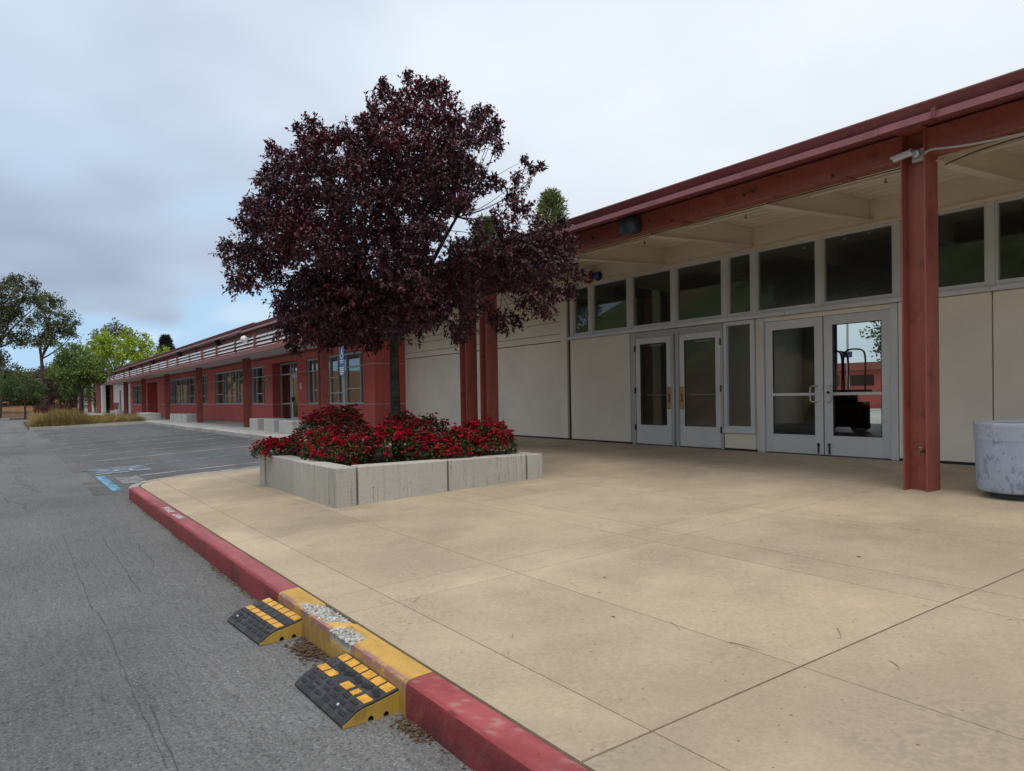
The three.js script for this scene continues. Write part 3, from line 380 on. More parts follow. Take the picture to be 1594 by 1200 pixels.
// canopy: columns, beam, cap, deck, rafters
M('column', columnGeo(-4.215, -3.957, 3.745, gy(-8.0) - 0.02), MT.steel, hall); M('column', columnGeo(-12.84, -12.57, 3.745, gy(-8.0) - 0.02), MT.steel, hall);
for (const [a, b] of [[-4.215, -3.957], [-12.84, -12.57]]) { M('cap_plate', RX(a - 0.015, b + 0.015, 3.747, 3.766, -8.22, -7.70, 0.003), MT.steel, hall); M('stiffener_plate', BX(a + 0.018, b - 0.018, 3.48, 3.745, -8.17, -8.155), MT.steel, hall); }
M('canopy_beam', beamGeo(-12.57, -4.215), MT.steel, hall); M('canopy_beam', beamGeo(-3.957, XR), MT.steel, hall);
M('beam_bolts', J([[-6.27, 3.6], [-6.13, 3.605], [-10.5, 3.6], [-9.3, 3.6], [-7.55, 3.53], [-5.02, 3.53], [-8.0, 3.62]].map(([x, y]) => cyl(0.016, 0.016, 0.03, x, y, -7.985, 8, Math.PI / 2))), MT.dark, hall);
M('beam_clip', J([[-7.5, 0], [-5.0, 0]].map(([x]) => RX(x, x + 0.16, 3.463, 3.478, -8.2, -7.95, 0.003))), MT.steel, hall);
M('roof_cap', cap(-13.2, XR), MT.fascia, hall); for (const [a, b] of [[-13.2, -9.3], [-9.296, -4.25], [-4.246, -3.70], [-3.66, XR]]) M('drip_strip', drip(a, b, a === -4.246 ? 0.006 : 0), MT.fascia, hall);
M('drip_splice', RX(-3.70, -3.66, 3.685, 3.785, -7.62, -7.552, 0.006), MT.fascia, hall);
const deck = (x0, x1, y) => { const p = []; for (let z = -7.75, k = 0; z > -10.7; z -= 0.05, k++) { const d = [0, 0, 0.035, 0.035][k % 4]; p.push([z, y + d]); } const q = p.map(([z, yy]) => [z, yy + 0.004]).reverse(); return extrudeX([...p, ...q], x0, x1); };
M('canopy_deck', deck(-13.2, XR, 3.848), MT.soffit, hall);
for (const x of [-12.4, -10.29, -8.2, -6.1, -3.99, -1.87, 0.24, 2.35]) { const s = new THREE.Shape([[8.175, 3.455], [10.615, 3.545], [10.615, 3.846], [8.175, 3.846]].map(([a, b]) => new THREE.Vector2(a, b))), g = new THREE.ExtrudeGeometry(s, { depth: 0.012, bevelEnabled: false }); g.rotateY(Math.PI / 2); g.translate(x - 0.006, 0, 0); const f = new THREE.Shape([[8.175, 3.44], [10.615, 3.53], [10.615, 3.545], [8.175, 3.455]].map(([a, b]) => new THREE.Vector2(a, b))), h = new THREE.ExtrudeGeometry(f, { depth: 0.13, bevelEnabled: false }); h.rotateY(Math.PI / 2); h.translate(x - 0.065, 0, 0); M('rafter', J([fin(g), fin(h)]), MT.soffit, hall); }
const pipes = [-11.34, -9.24, -7.15, -5.05, -2.93, -0.8, 1.3]; pipes.forEach(x => { M('sprinkler_pipe', J([cyl(0.022, 0.022, 1.86, x, 3.66, -9.0, 10, 0, Math.PI / 2), cyl(0.028, 0.028, 0.03, x - 0.92, 3.66, -9.0, 10, 0, Math.PI / 2), cyl(0.005, 0.005, 0.18, x - 0.25, 3.75, -9.0, 6)]), MT.soffit, hall); M('sprinkler_head', J([cyl(0.02, 0.02, 0.012, x + 0.1, 3.59, -9.0, 8), cyl(0.007, 0.007, 0.07, x + 0.1, 3.625, -9.0, 6)]), MT.bronze, hall); });
M('cable', J([tube([[-12, 3.475, -8.2], [-9.5, 3.468, -8.2], [-7, 3.474, -8.2], [-4.25, 3.47, -8.2]], 0.007, 60, 5), tube([[-3.9, 3.40, -8.25], [-3.6, 3.47, -8.3], [-2.5, 3.49, -8.25], [1, 3.48, -8.22]], 0.007, 40, 5)]), MT.dark, hall);
// roof slab, inner room seen through the glass
M('roof', RX(-15.2, XR, 3.905, 4.02, -22.6, -8.12, 0.01), mat([0.30, 0.29, 0.28], 0.9), hall);
M('ceiling', BX(-15, XR, 3.70, 3.72, -22.1, ZW - WT - 0.012), MT.interior, hall);
M('inner_floor', BX(-15, XR, -0.05, 0.0, -22.1, ZW - WT + 0.1), mat([0.14, 0.13, 0.12], 0.5), hall);
M('side_wall', J([BX(-15.14, -15, -0.05, 3.9, -22.3, ZW - WT - 0.012), BX(XR, XR + 0.14, -0.05, 3.9, -22.3, ZW - WT - 0.002)]), MT.interior, hall);
M('back_wall', J([BX(-15, -13.92, -0.05, 3.9, -22.25, -22.1), BX(-12.2, XR, -0.05, 3.9, -22.25, -22.1), BX(-13.92, -12.2, 3.45, 3.9, -22.25, -22.1)]), MT.interior, hall);
M('rear_door_frame', J([BX(-13.92, -13.86, 0, 3.45, -22.2, -22.14), BX(-12.26, -12.2, 0, 3.45, -22.2, -22.14), BX(-13.86, -12.26, 3.38, 3.45, -22.2, -22.14)]), MT.dark, hall);

// things on and by the entrance building
wallPack('dark wall lamp nearest the tree on the entrance canopy beam', -8.32, 3.47, -7.94);
{ const t = thing('alarm_bell', 'round red fire bell above the clerestory windows', 'bell', [-12.45, 3.61, ZW + 0.002]); M('gong', cyl(0.135, 0.15, 0.05, 0, 0, 0.07, 24, Math.PI / 2), mat([0.25, 0.03, 0.035], 0.35), t); M('back_box', RX(-0.06, 0.06, -0.06, 0.06, 0, 0.05, 0.006), mat([0.25, 0.03, 0.035], 0.4), t);
  const u = thing('strobe_light', 'small blue strobe light beside the red bell', 'strobe light', [-12.17, 3.59, ZW + 0.002]); M('dome', fin(new THREE.SphereGeometry(0.09, 18, 10).scale(0.85, 1, 0.8).translate(0, 0, 0.09)), mat([0.02, 0.10, 0.42], 0.2), u); M('base', cyl(0.1, 0.1, 0.04, 0, 0, 0.02, 18, Math.PI / 2), MT.dark, u); }
{ const t = thing('security_camera', 'grey bullet security camera on the red column with its conduit', 'camera', [-4.05, 3.5, -8.075]);
  M('mount_box', RX(-0.075, 0.075, -0.06, 0.075, 0.0, 0.06, 0.006), mat([0.42, 0.44, 0.45], 0.45), t);
  const b = M('camera_body', fin(new THREE.CylinderGeometry(0.033, 0.033, 0.2, 16).rotateZ(Math.PI / 2).rotateZ(0.12).translate(-0.13, 0.015, 0.13)), MT.metalGrey, t); M('sun_shield', fin(new THREE.CylinderGeometry(0.039, 0.039, 0.22, 16, 1, true, 0, Math.PI).rotateX(-Math.PI / 2 * 0).rotateZ(Math.PI / 2).rotateX(Math.PI / 2 * 0).rotateZ(0.12).translate(-0.14, 0.018, 0.13)), mat([0.62, 0.65, 0.68], 0.3), b);
  M('swivel', J([cyl(0.036, 0.04, 0.05, -0.01, 0.01, 0.085, 14, Math.PI / 2), cyl(0.018, 0.018, 0.06, -0.035, 0.012, 0.12, 10, Math.PI / 2)]), MT.metalGrey, t);
  M('conduit', tube([[0.075, -0.02, 0.04], [0.10, -0.012, 0.13], [0.17, 0.0, 0.145], [0.30, -0.02, 0.14], [0.5, -0.045, 0.12], [0.8, -0.05, 0.05], [1.6, -0.045, -0.06]], 0.012, 40, 7), mat([0.45, 0.46, 0.46], 0.45), t); }
{ const t = thing('hose_tap', 'small metal hose tap low on the red column', 'tap', [-4.06, 0.36, -8.075]); M('spout', J([cyl(0.012, 0.012, 0.09, 0, 0, 0.045, 10, Math.PI / 2), cyl(0.011, 0.013, 0.04, 0, -0.02, 0.085, 10)]), MT.bronze, t); M('handle', J([cyl(0.004, 0.004, 0.04, 0, 0.025, 0.05, 6), cyl(0.022, 0.022, 0.008, 0, 0.045, 0.05, 12)]), MT.metalGrey, t); }
{ // steel-drum style litter bin with its bag turned over the rim
  const t = thing('trash_can', 'scuffed blue-grey round trash can with clear plastic liner', 'trash can', [-3.19, gy(-8.26) + 0.004, -8.26]);
  const prof = [[0, 0.05], [0.36, 0.05], [0.385, 0.065], [0.395, 0.10], [0.405, 0.4], [0.410, 0.66], [0.414, 0.685], [0.418, 0.71], [0.413, 0.722], [0.402, 0.72], [0.395, 0.6], [0.375, 0.12], [0, 0.1]].map(p => new THREE.Vector2(...p));
  const g = new THREE.LatheGeometry(prof, 48), uv = g.attributes.uv, pp = g.attributes.position; M('can_body', (() => { const q = g.toNonIndexed(), u = q.attributes.uv, p = q.attributes.position; for (let i = 0; i < p.count; i++) u.setXY(i, u.getX(i) * 2.6, p.getY(i)); return toCreasedNormals(q, 0.7); })(), mat([0.44, 0.51, 0.64], 0.5, { map: TX.barrel }), t);
  M('base_ring', cyl(0.28, 0.29, 0.05, 0, 0.025, 0, 30), MT.blueBox, t);
  const lp = []; for (let k = 0; k <= 8; k++) { const y = 0.735 - k * 0.021; lp.push(new THREE.Vector2(0.421 - k * 0.0008 + (k % 3 === 1 ? 0.003 : 0), y)); } lp.unshift(new THREE.Vector2(0.40, 0.66), new THREE.Vector2(0.41, 0.742)); const lg = new THREE.LatheGeometry(lp, 90), lpos = lg.attributes.position; for (let i = 0; i < lpos.count; i++) { const a = Math.atan2(lpos.getZ(i), lpos.getX(i)), k = 1 + 0.03 * (fbm(a * 5, lpos.getY(i) * 40, 5, 4) - 0.35); lpos.setXYZ(i, lpos.getX(i) * k, lpos.getY(i) + 0.02 * (fbm(a * 2, 4, 6, 2) - 0.5), lpos.getZ(i) * k); } lg.computeVertexNormals();
  M('bag_liner', fin(lg), mat([0.90, 0.93, 0.98], 0.12, { phys: true, transmission: 0.78, thickness: 0 }), t); }

// ---------------------------------------------------------------- red wing with its beige link wall
const wing = thing('red_wing_building', 'long red school wing with grey windows, white louvres and red columns', 'building');
const ZR = -9.55, WX = -80.2;
// beige link wall: smooth panels below, boards above
M('wall_panel', RX(-17.6, -13.58, 0.04, 2.275, ZW - 0.12, ZW, 0.004), MT.wall, wing); M('wall_panel', RX(-21.74, -17.605, 0.04, 2.275, ZW - 0.12, ZW, 0.004), MT.wall, wing);
M('corner_trim', RX(-13.572, -13.335, 0.04, 3.86, ZW - 0.12, ZW + 0.006, 0.004), MT.wall, wing);
M('wall_base', BX(-21.74, -13.335, -0.02, 0.037, ZW - 0.12, ZW - 0.02), MT.dark, wing);
M('backing', BX(-21.74, -13.58, 2.27, 3.86, ZW - 0.13, ZW - 0.03), MT.dark, wing);
{ const ys = [2.283, 2.452, 2.732, 2.892, 3.05, 3.214, 3.38, 3.54, 3.70, 3.86]; for (let i = 0; i < ys.length - 1; i++) M('siding_board', RX(-21.74, -13.58, ys[i] + 0.012, ys[i + 1], ZW - 0.03, ZW + 0.002, 0.003), MT.wall, wing); }
// steel frame
const cols = [[-13.65, -13.38], [-22.4, -22.14], [-31.36, -31.1], [-40.55, -40.29], [-49.95, -49.69], [-59.6, -59.34], [-69.8, -69.54], [-79.9, -79.64]];
cols.forEach(([a, b], i) => { M('column', columnGeo(a, b, 3.745, gy(-8) - 0.02), MT.steel, wing); M('cap_plate', RX(a - 0.015, b + 0.015, 3.747, 3.766, -8.22, -7.70, 0.003), MT.steel, wing); });
for (let i = 0; i < cols.length - 1; i++) M('canopy_beam', beamGeo(cols[i + 1][1], cols[i][0]), MT.steel, wing);
M('roof_cap', cap(-28.3, -13.21), MT.fascia, wing); M('roof_cap', cap(WX - 0.3, -28.31, 0.05), MT.fascia, wing);
for (let x = -13.21, k = 0; x > WX; x -= 5.6, k++) M('drip_strip', drip(Math.max(WX, x - 5.592), x, x < -28 ? 0.05 : 0), MT.fascia, wing);
M('canopy_deck', deck(-21.8, -13.21, 3.848), MT.soffit, wing); M('canopy_deck', deck(WX, -21.81, 3.80), MT.soffit, wing);
for (const x of [-14.5, -16.6, -18.7, -20.8]) M('rafter', J([BX(x - 0.006, x + 0.006, 3.5, 3.846, -10.61, -8.175), BX(x - 0.065, x + 0.065, 3.485, 3.5, -10.61, -8.175)]), MT.soffit, wing);
M('roof', RX(WX, -15.25, 3.905, 4.0, -22, -8.12, 0.01), mat([0.30, 0.29, 0.28], 0.9), wing);
// lower sunshade canopy with louvres above it
M('sunshade_edge', RX(WX + 0.2, -21.3, 2.725, 2.905, -7.34, -7.28, 0.01), MT.steel, wing);
M('sunshade_end', RX(-21.36, -21.3, 2.725, 2.905, -9.5, -7.345, 0.01), MT.steel, wing);
for (let k = 0; k < 26; k++) M('soffit_panel', RX(-21.38 - k * 2.26 - 2.23, -21.38 - k * 2.26, 2.755, 2.79, -8.45, -7.345, 0.004), mat([0.50, 0.50, 0.49], 0.7), wing);
M('inner_lintel', BX(WX, -21.75, 2.62, 3.80, ZR - 0.12, ZR - 0.01), MT.stucco, wing);
M('conduit', cyl(0.03, 0.03, 58, -50.6, 2.70, -8.6, 8, 0, Math.PI / 2), MT.dark, wing);
const lou = mat([0.86, 0.88, 0.9], 0.35);
for (let i = 0; i < cols.length - 1; i++) { const a = i ? cols[i][0] : -21.6, b = cols[i + 1][1]; if (i === 0 && false) continue; const n = 3, lo = i === 0 ? [-22.14, -21.4] : [b, a];
  if (i === 0) continue; for (let k = 0; k < n; k++) { const x0 = mix(a, b, k / n) - 0.05, x1 = mix(a, b, (k + 1) / n) + 0.05; for (let j = 0; j < 4; j++) M('louvre_blade', B(x0 - x1, 0.014, 0.105, (x0 + x1) / 2, 2.985 + j * 0.14, -7.66, 0.95), lou, wing); if (k) M('louvre_post', RX(x0 + 0.02, x0 + 0.08, 2.9, 3.48, -7.8, -7.57, 0.005), MT.steel, wing); } }
// red walls
const red = (x0, x1, y0, y1, z = ZR) => M('wall', RX(x0, x1, y0, y1, z - 0.3, z, 0.006), MT.stucco, wing);
const redRun = (x0, x1, z = ZR) => { for (const [a, b] of [[-0.02, 0.838], [0.862, 2.128], [2.152, 2.615]]) red(x0, x1, a, b, z); M('reveal_strip', J([BX(x0 + 0.001, x1 - 0.001, 0.838, 0.862, z - 0.28, z + 0.004), BX(x0 + 0.001, x1 - 0.001, 2.128, 2.152, z - 0.28, z + 0.004)]), MT.reveal, wing); };
const redLow = (x0, x1) => red(x0, x1, -0.02, 0.838);
// corner block, its side wall running back to the link wall
redRun(-22.66, -21.752); for (const [a, b] of [[-0.02, 0.838], [0.862, 2.128], [2.152, 2.90]]) M('wall', RX(-22.05, -21.75, a, b, ZW - 0.1, ZR - 0.302, 0.006), MT.stucco, wing);
M('reveal_strip', J([BX(-22.0, -21.746, 0.838, 0.862, ZW, ZR - 0.303), BX(-22.0, -21.746, 2.128, 2.152, ZW, ZR - 0.303)]), MT.reveal, wing);
function gridWindow(x0, x1, cols_, y0 = 0.865, y1 = 2.6) { // cols_: [fraction, [row heights]]
  const fr = [], z0 = ZR - 0.16, z1 = ZR - 0.07, w = 0.045; let f = 0; const edges = [0, ...cols_.map(c => (f += c[0]))].map(e => mix(x0, x1, e / f));
  const win = M('window', J([BX(x0 - 0.001, x0 + w, y0, y1, z0, z1 + 0.03), BX(x1 - w, x1, y0, y1, z0, z1 + 0.03), BX(x0 + w, x1 - w, y0, y0 + w, z0, z1 + 0.03), BX(x0 + w, x1 - w, y1 - 0.07, y1, z0, z1 + 0.03)]), MT.frame, wing);
  cols_.forEach((c, i) => { const a = edges[i] + (i ? w / 2 : w), b = edges[i + 1] - (i < cols_.length - 1 ? w / 2 : w); if (i) M('mullion', BX(edges[i] - w / 2, edges[i] + w / 2, y0 + w, y1 - 0.07, z0, z1), MT.frame, win); const rows = [y0 + w, ...c[1], y1 - 0.07]; for (let r = 0; r < rows.length - 1; r++) { const ya = rows[r] + (r ? 0.02 : 0), yb = rows[r + 1] - (r < rows.length - 2 ? 0.02 : 0); M('pane', BX(a, b, ya, yb, ZR - 0.125, ZR - 0.119), MT.glass, win); if (r) M('glazing_bar', BX(a, b, rows[r] - 0.02, rows[r] + 0.02, z0, z1), MT.frame, win); } });
  M('sill', RX(x0 - 0.04, x1 + 0.04, 0.84, 0.866, ZR - 0.16, ZR + 0.02, 0.004), MT.frame, win); redLow(x0 - 0.002, x1 + 0.002); return win; }
const A = [1, [1.35, 2.12]], Bc = [0.75, []], Cc = [0.55, [1.25]], Dc = [0.9, [1.3, 2.05]];
gridWindow(-28.2, -22.67, [[0.55, [2.12]], [1, [1.38, 2.12]], [0.6, [2.1]], [0.7, [1.25, 1.8]], [0.7, [1.25]], [1.1, [1.38, 2.12]], [0.35, [2.12]]]);
redRun(-29.32, -28.205);
// door recess
redRun(-33.9, -32.7); M('wall', RX(-32.98, -32.7, -0.02, 2.615, -10.2, ZR - 0.302, 0.006), MT.stucco, wing); M('wall', RX(-29.6, -29.33, -0.02, 2.615, -10.2, ZR - 0.302, 0.006), MT.stucco, wing);
M('door_screen', J([BX(-32.69, -32.62, 0, 2.6, -9.98, -9.9), BX(-31.3, -31.22, 0, 2.6, -9.98, -9.9), BX(-32.62, -31.3, 0.84, 0.9, -9.98, -9.9), BX(-32.69, -29.6, 2.1, 2.16, -9.98, -9.885), BX(-32.69, -29.6, 2.56, 2.62, -9.98, -9.885), BX(-30.9, -30.85, 2.16, 2.56, -9.98, -9.9), BX(-30.3, -29.6, 0, 2.1, -9.98, -9.9)]), MT.frame, wing);
for (const [a, b, c, d] of [[-32.62, -31.3, 0.02, 0.84], [-32.62, -31.3, 0.9, 2.1], [-32.62, -30.9, 2.16, 2.56], [-30.85, -29.6, 2.16, 2.56]]) M('pane', BX(a, b, c, d, -9.945, -9.94), MT.glass, wing);
{ const d = M('door', J([BX(-31.21, -31.09, 0.02, 2.095, -9.97, -9.92), BX(-30.42, -30.31, 0.02, 2.095, -9.97, -9.92), BX(-31.09, -30.42, 0.02, 0.3, -9.97, -9.92), BX(-31.09, -30.42, 1.95, 2.095, -9.97, -9.92)]), MT.alu, wing); M('pane', BX(-31.09, -30.42, 0.3, 1.95, -9.948, -9.943), MT.glass, d); M('handle', RX(-31.08, -31.04, 0.95, 1.15, -9.92, -9.87, 0.006), MT.dark, d); }
gridWindow(-36.1, -33.91, [[0.6, [2.12]], [1, [1.35, 2.12]], [0.5, [2.12]]]);
redRun(-37.4, -36.11); gridWindow(-43.6, -37.41, [[1.1, [1.4, 2.12]], [0.45, [2.12]], [0.8, [1.3]], [0.8, [1.3]], [0.4, [2.1]], [1, [1.38, 2.12]]]);
redRun(-45.5, -43.61); gridWindow(-47.6, -45.51, [[1, [1.35, 2.12]], [0.5, [2.12]], [0.6, [1.3]]]); redRun(-48.9, -47.61);
gridWindow(-57.6, -48.91, [[0.6, [1.35, 2.12]], [0.6, []], [0.8, [1.3]], [0.6, [2.1]], [1, [1.4, 2.12]], [0.6, []], [1, [1.4, 2.12]], [0.5, [2.1]]]);
redRun(-63.2, -57.61); redRun(-68.2, -63.21, -10.7); M('wall', RX(-68.5, -68.2, -0.02, 2.615, -10.7, ZR - 0.302, 0.006), MT.stucco, wing); redRun(-72.0, -68.21); gridWindow(-76.8, -72.01, [[0.8, [1.3, 2.12]], [1, [1.4, 2.12]], [0.6, []], [0.8, [1.3]]]); redRun(-78.6, -76.81); M('wall', RX(WX, -78.61, -0.02, 2.9, ZR - 0.3, ZR, 0.006), MT.wall, wing);
M('room_back', BX(WX, -22.1, -0.05, 3.8, -15.1, -15), MT.interior, wing); M('room_floor', BX(WX, -22.1, -0.06, -0.022, -15, -9.7), MT.interior, wing); M('room_ceiling', BX(WX, -22.1, 2.7, 2.75, -15, -9.9), mat([0.3, 0.3, 0.28], 0.9), wing);
for (const [x, y] of [[-33.3, 1.95], [-33.3, 1.66], [-44.6, 1.75]]) M('bronze_plaque', RX(x - 0.28, x + 0.28, y - 0.08, y + 0.08, ZR, ZR + 0.02, 0.004), MT.bronze, wing);
M('fire_alarm', RX(-28.85, -28.72, 1.45, 1.68, ZR, ZR + 0.05, 0.01), MT.white, wing);
[[-26.4, 'dark wall lamp under the leaves at the end of the louvres'], [-35.4, 'dark wall lamp second along the red wing beam'], [-44.5, 'dark wall lamp third along the red wing beam'], [-53.8, 'dark wall lamp fourth along the red wing beam'], [-64.6, 'dark wall lamp fifth along the red wing beam'], [-75, 'dark wall lamp at the far end of the red wing beam']].forEach(([x, l]) => wallPack(l, x, 3.56, -7.94));
{ const t = thing('globe_lamp', 'white globe lamp on a bracket by the louvres', 'lamp', [-29.3, 3.36, -7.72]); M('globe', fin(new THREE.SphereGeometry(0.14, 24, 16).translate(0, 0.03, 0.2)), mat([0.82, 0.82, 0.8], 0.35), t); M('bracket', J([cyl(0.03, 0.05, 0.1, 0, 0.0, 0.04, 10, Math.PI / 2), RX(0.1, 0.5, -0.02, 0.1, -0.05, 0.06, 0.01)]), MT.dark, t); }
// ---------------------------------------------------------------- cream wing at the far end
{ const c = thing('cream_wing_building', 'cream building with red posts seen behind the island tree', 'building');
  for (let x = -80.4, k = 0; x > -165; x -= 9.0, k++) M('wall_panel', RX(x - 8.98, x, -0.02, 3.8, x < -88 ? -8.5 : -9.5, x < -88 ? -8.2 : -9.2, 0.01), mat([0.78, 0.75, 0.68], 0.8, { map: TX.paint }), c);
  for (const x of [-91.2, -102.2, -113.5, -125.1, -136.9, -150, -164]) M('post', columnGeo(x - 0.3, x, 3.6, -0.15, -7.8, -8.2), MT.steel, c);
  M('roof', RX(-165, -80.6, 3.6, 3.95, -22, -7.6, 0.02), MT.fascia, c); M('door', J([RX(-98.5, -97, 0, 2.2, -8.195, -8.15, 0.01), RX(-94.4, -92.8, 0, 2.2, -8.195, -8.15, 0.01)]), mat([0.2, 0.2, 0.22], 0.6), c); M('window', RX(-83.6, -82.6, 0.2, 2.3, -9.2, -9.16, 0.01), mat([0.05, 0.05, 0.05], 0.1), c); }

// ---------------------------------------------------------------- concrete seat blocks, sign, chair
const seatMat = mat([0.60, 0.61, 0.60], 0.9, { map: TX.precast });
function seatBlock(label, x0, x1, z0 = -7.6, d = 1.05) { const t = thing('concrete_block', label, 'concrete block', [(x0 + x1) / 2, gy(-7.9) - 0.035, z0 - d / 2], 0, 'precast concrete seat blocks by the red columns'); M('block', RB(x1 - x0, 0.43, d, 0, 0.225, 0, 0.025), seatMat, t); M('plinth', B(x1 - x0 - 0.1, 0.03, d - 0.1, 0, 0.0, 0), MT.joint, t); }
seatBlock('pale concrete seat block, left one of the three before the recessed door', -29.1, -28.03); seatBlock('pale concrete seat block, middle one of the three before the recessed door', -27.2, -25.98); seatBlock('pale concrete seat block, right one of the three, nearest the roses', -25.05, -23.65, -7.5);
[[-47.0, -45.98], [-45.82, -44.83], [-44.67, -43.68], [-43.52, -42.2]].forEach(([a, b], k) => seatBlock(`pale concrete seat block, ${['first', 'second', 'third', 'fourth'][k]} from the left of the row of four between two columns`, a, b, -7.75, 0.9));
[[-55.2, -53.9], [-53.8, -52.6], [-52.5, -51.0]].forEach(([a, b], k) => seatBlock(`pale concrete seat block, ${['left', 'middle', 'right'][k]} one of the row beside the grass island`, a, b, -7.0, 0.9));
[[-76.6, -75.6], [-74.6, -73.6], [-72.9, -71.5]].forEach(([a, b], k) => seatBlock(`far pale concrete seat block, ${['left', 'middle', 'right'][k]} one of three by the far columns`, a, b, -7.6, 0.9));
{ const t = thing('parking_sign', 'narrow blue accessible parking sign on a grey post', 'sign', [-17.72, gy(-6.9), -6.95]); M('post', RX(-0.024, 0.024, -0.1, 2.45, -0.024, 0.024, 0.006), mat([0.30, 0.33, 0.37], 0.4, { metalness: 0.3 }), t);
  const blue = mat([0.015, 0.10, 0.36], 0.45); const up = M('sign_plate', RX(-0.17, 0.17, 1.98, 2.44, 0.032, 0.04, 0.003), blue, t); const w = (x0, x1, y0, y1) => BX(x0, x1, y0, y1, 0.0405, 0.043); M('sign_symbol', J([w(-0.03, 0.03, 2.36, 2.40), w(-0.02, 0.03, 2.24, 2.35), w(-0.02, 0.09, 2.26, 2.285), w(0.07, 0.09, 2.17, 2.26), w(-0.08, 0.06, 2.15, 2.175), w(-0.1, -0.075, 2.17, 2.26), w(-0.12, 0.12, 2.085, 2.11), w(-0.1, 0.1, 2.035, 2.06)]), MT.white, up);
  const lo = M('sign_plate', RX(-0.17, 0.17, 1.72, 1.965, 0.032, 0.04, 0.003), blue, t); M('sign_lettering', J([w(-0.13, 0.13, 1.90, 1.93), w(-0.12, 0.12, 1.85, 1.88), w(-0.13, 0.13, 1.80, 1.83), w(-0.1, 0.1, 1.75, 1.78)]), MT.white, lo); }
{ const t = thing('patio_chair', 'red slatted chair on the far walkway', 'chair', [-83.5, gy(-8), -8.6], 0.7); const m = mat([0.3, 0.035, 0.035], 0.5); M('seat', RX(-0.3, 0.3, 0.42, 0.47, -0.3, 0.3, 0.01), m, t); M('backrest', B(0.6, 0.65, 0.04, 0, 0.8, -0.33, -0.2), m, t); for (const [x, z] of [[-0.27, -0.27], [0.27, -0.27], [-0.27, 0.27], [0.27, 0.27]]) M('leg', cyl(0.02, 0.02, 0.44, x, 0.21, z, 7), m, t); }

// ---------------------------------------------------------------- planter of precast blocks
const PX0 = -11.68, PX1 = -8.4, PZ0 = -3.17, PZ1 = -6.25, PT = 0.205;
{ const t = thing('planter', 'raised concrete planter of precast blocks round the purple tree', 'planter', [0, 0, 0]);
  const tones = [[0.56, 0.552, 0.52], [0.50, 0.495, 0.47], [0.53, 0.52, 0.485]].map(c => mat(c, 0.9, { map: TX.precast, bumpMap: TX.concreteBump, bumpScale: 0.003 })); let nb = 0;
  const blk = (x0, x1, z0, z1) => { const yb = gy(Math.max(z0, z1)) - 0.03, w = x1 - x0 - 0.04, d = Math.abs(z1 - z0) - 0.024, h = PT - yb; const g = new RoundedBoxGeometry(w, h, d, 2, 0.018); g.translate((x0 + x1) / 2, yb + h / 2 + rr(-0.003, 0.003), (z0 + z1) / 2); M('block', fin(g), tones[nb++ * 2 % 3], t); };
  const w = 0.285, xm = (PX0 + PX1) / 2, zm = (PZ0 + PZ1) / 2;
  for (const x of [PX0, PX1 - w]) for (const z of [PZ0, PZ1 + w]) blk(x, x + w, z - w, z);
  for (const x of [PX0 + 0.002, PX1 - w - 0.004]) { blk(x, x + w, zm, PZ0 - w); blk(x, x + w, PZ1 + w, zm); }
  for (const z of [PZ0 - 0.004, PZ1 + w - 0.004]) { blk(PX0 + w, xm, z - w - 0.012, z - 0.012); blk(xm, PX1 - w, z - w + 0.004, z + 0.004); }
  M('soil', prism([[PX0 + 0.2, PZ0 - 0.2], [PX1 - 0.2, PZ0 - 0.2], [PX1 - 0.2, PZ1 + 0.2], [PX0 + 0.2, PZ1 + 0.2]], (x, z) => 0.10 + 0.05 * fbm(x * 3, z * 3, 4, 3), 0.4), MT.soil, t); }

// ---------------------------------------------------------------- plants
// faces collected with colours, then built as one mesh
class Faces { constructor() { this.P = []; this.C = []; } tri(a, b, c, k) { this.P.push(a.x, a.y, a.z, b.x, b.y, b.z, c.x, c.y, c.z); for (let i = 0; i < 3; i++) this.C.push(k[0], k[1], k[2]); }
  geo() { const g = new THREE.BufferGeometry(); g.setAttribute('position', new THREE.Float32BufferAttribute(this.P, 3)); g.setAttribute('color', new THREE.Float32BufferAttribute(this.C, 3)); g.computeVertexNormals(); g.setAttribute('uv', new THREE.Float32BufferAttribute(new Float32Array(this.P.length / 3 * 2), 2)); return g; } }
const _a = V(0, 0, 0), UP = V(0, 1, 0);
// a folded, drooping leaf: base p, along d, half width w, length l
function leaf(F, p, d, n, l, w, k, fold = 0.35, droop = 0.25) { const s = _a.crossVectors(d, n).normalize().clone(), up = V(0, 0, 0).crossVectors(s, d).normalize(); const m = p.clone().addScaledVector(d, l * 0.48).addScaledVector(up, 0.02 * l), t = p.clone().addScaledVector(d, l * 0.95).addScaledVector(up, -droop * l), L = p.clone().addScaledVector(d, l * 0.46).addScaledVector(s, w).addScaledVector(up, fold * w), R = p.clone().addScaledVector(d, l * 0.46).addScaledVector(s, -w).addScaledVector(up, fold * w); F.tri(p, L, m, k); F.tri(p, m, R, k); F.tri(L, t, m, k); F.tri(m, t, R, k); }
const rdir = () => { const y = rr(-1, 1), a = rr(0, 6.2832), c = Math.sqrt(1 - y * y); return V(Math.cos(a) * c, y, Math.sin(a) * c); };
const leafMat = (o = {}) => mat([1, 1, 1], o.rough ?? 0.55, { phys: true, vertexColors: true, transmission: o.t ?? 0.2, thickness: 0, specularIntensity: o.spec ?? 0.5 });
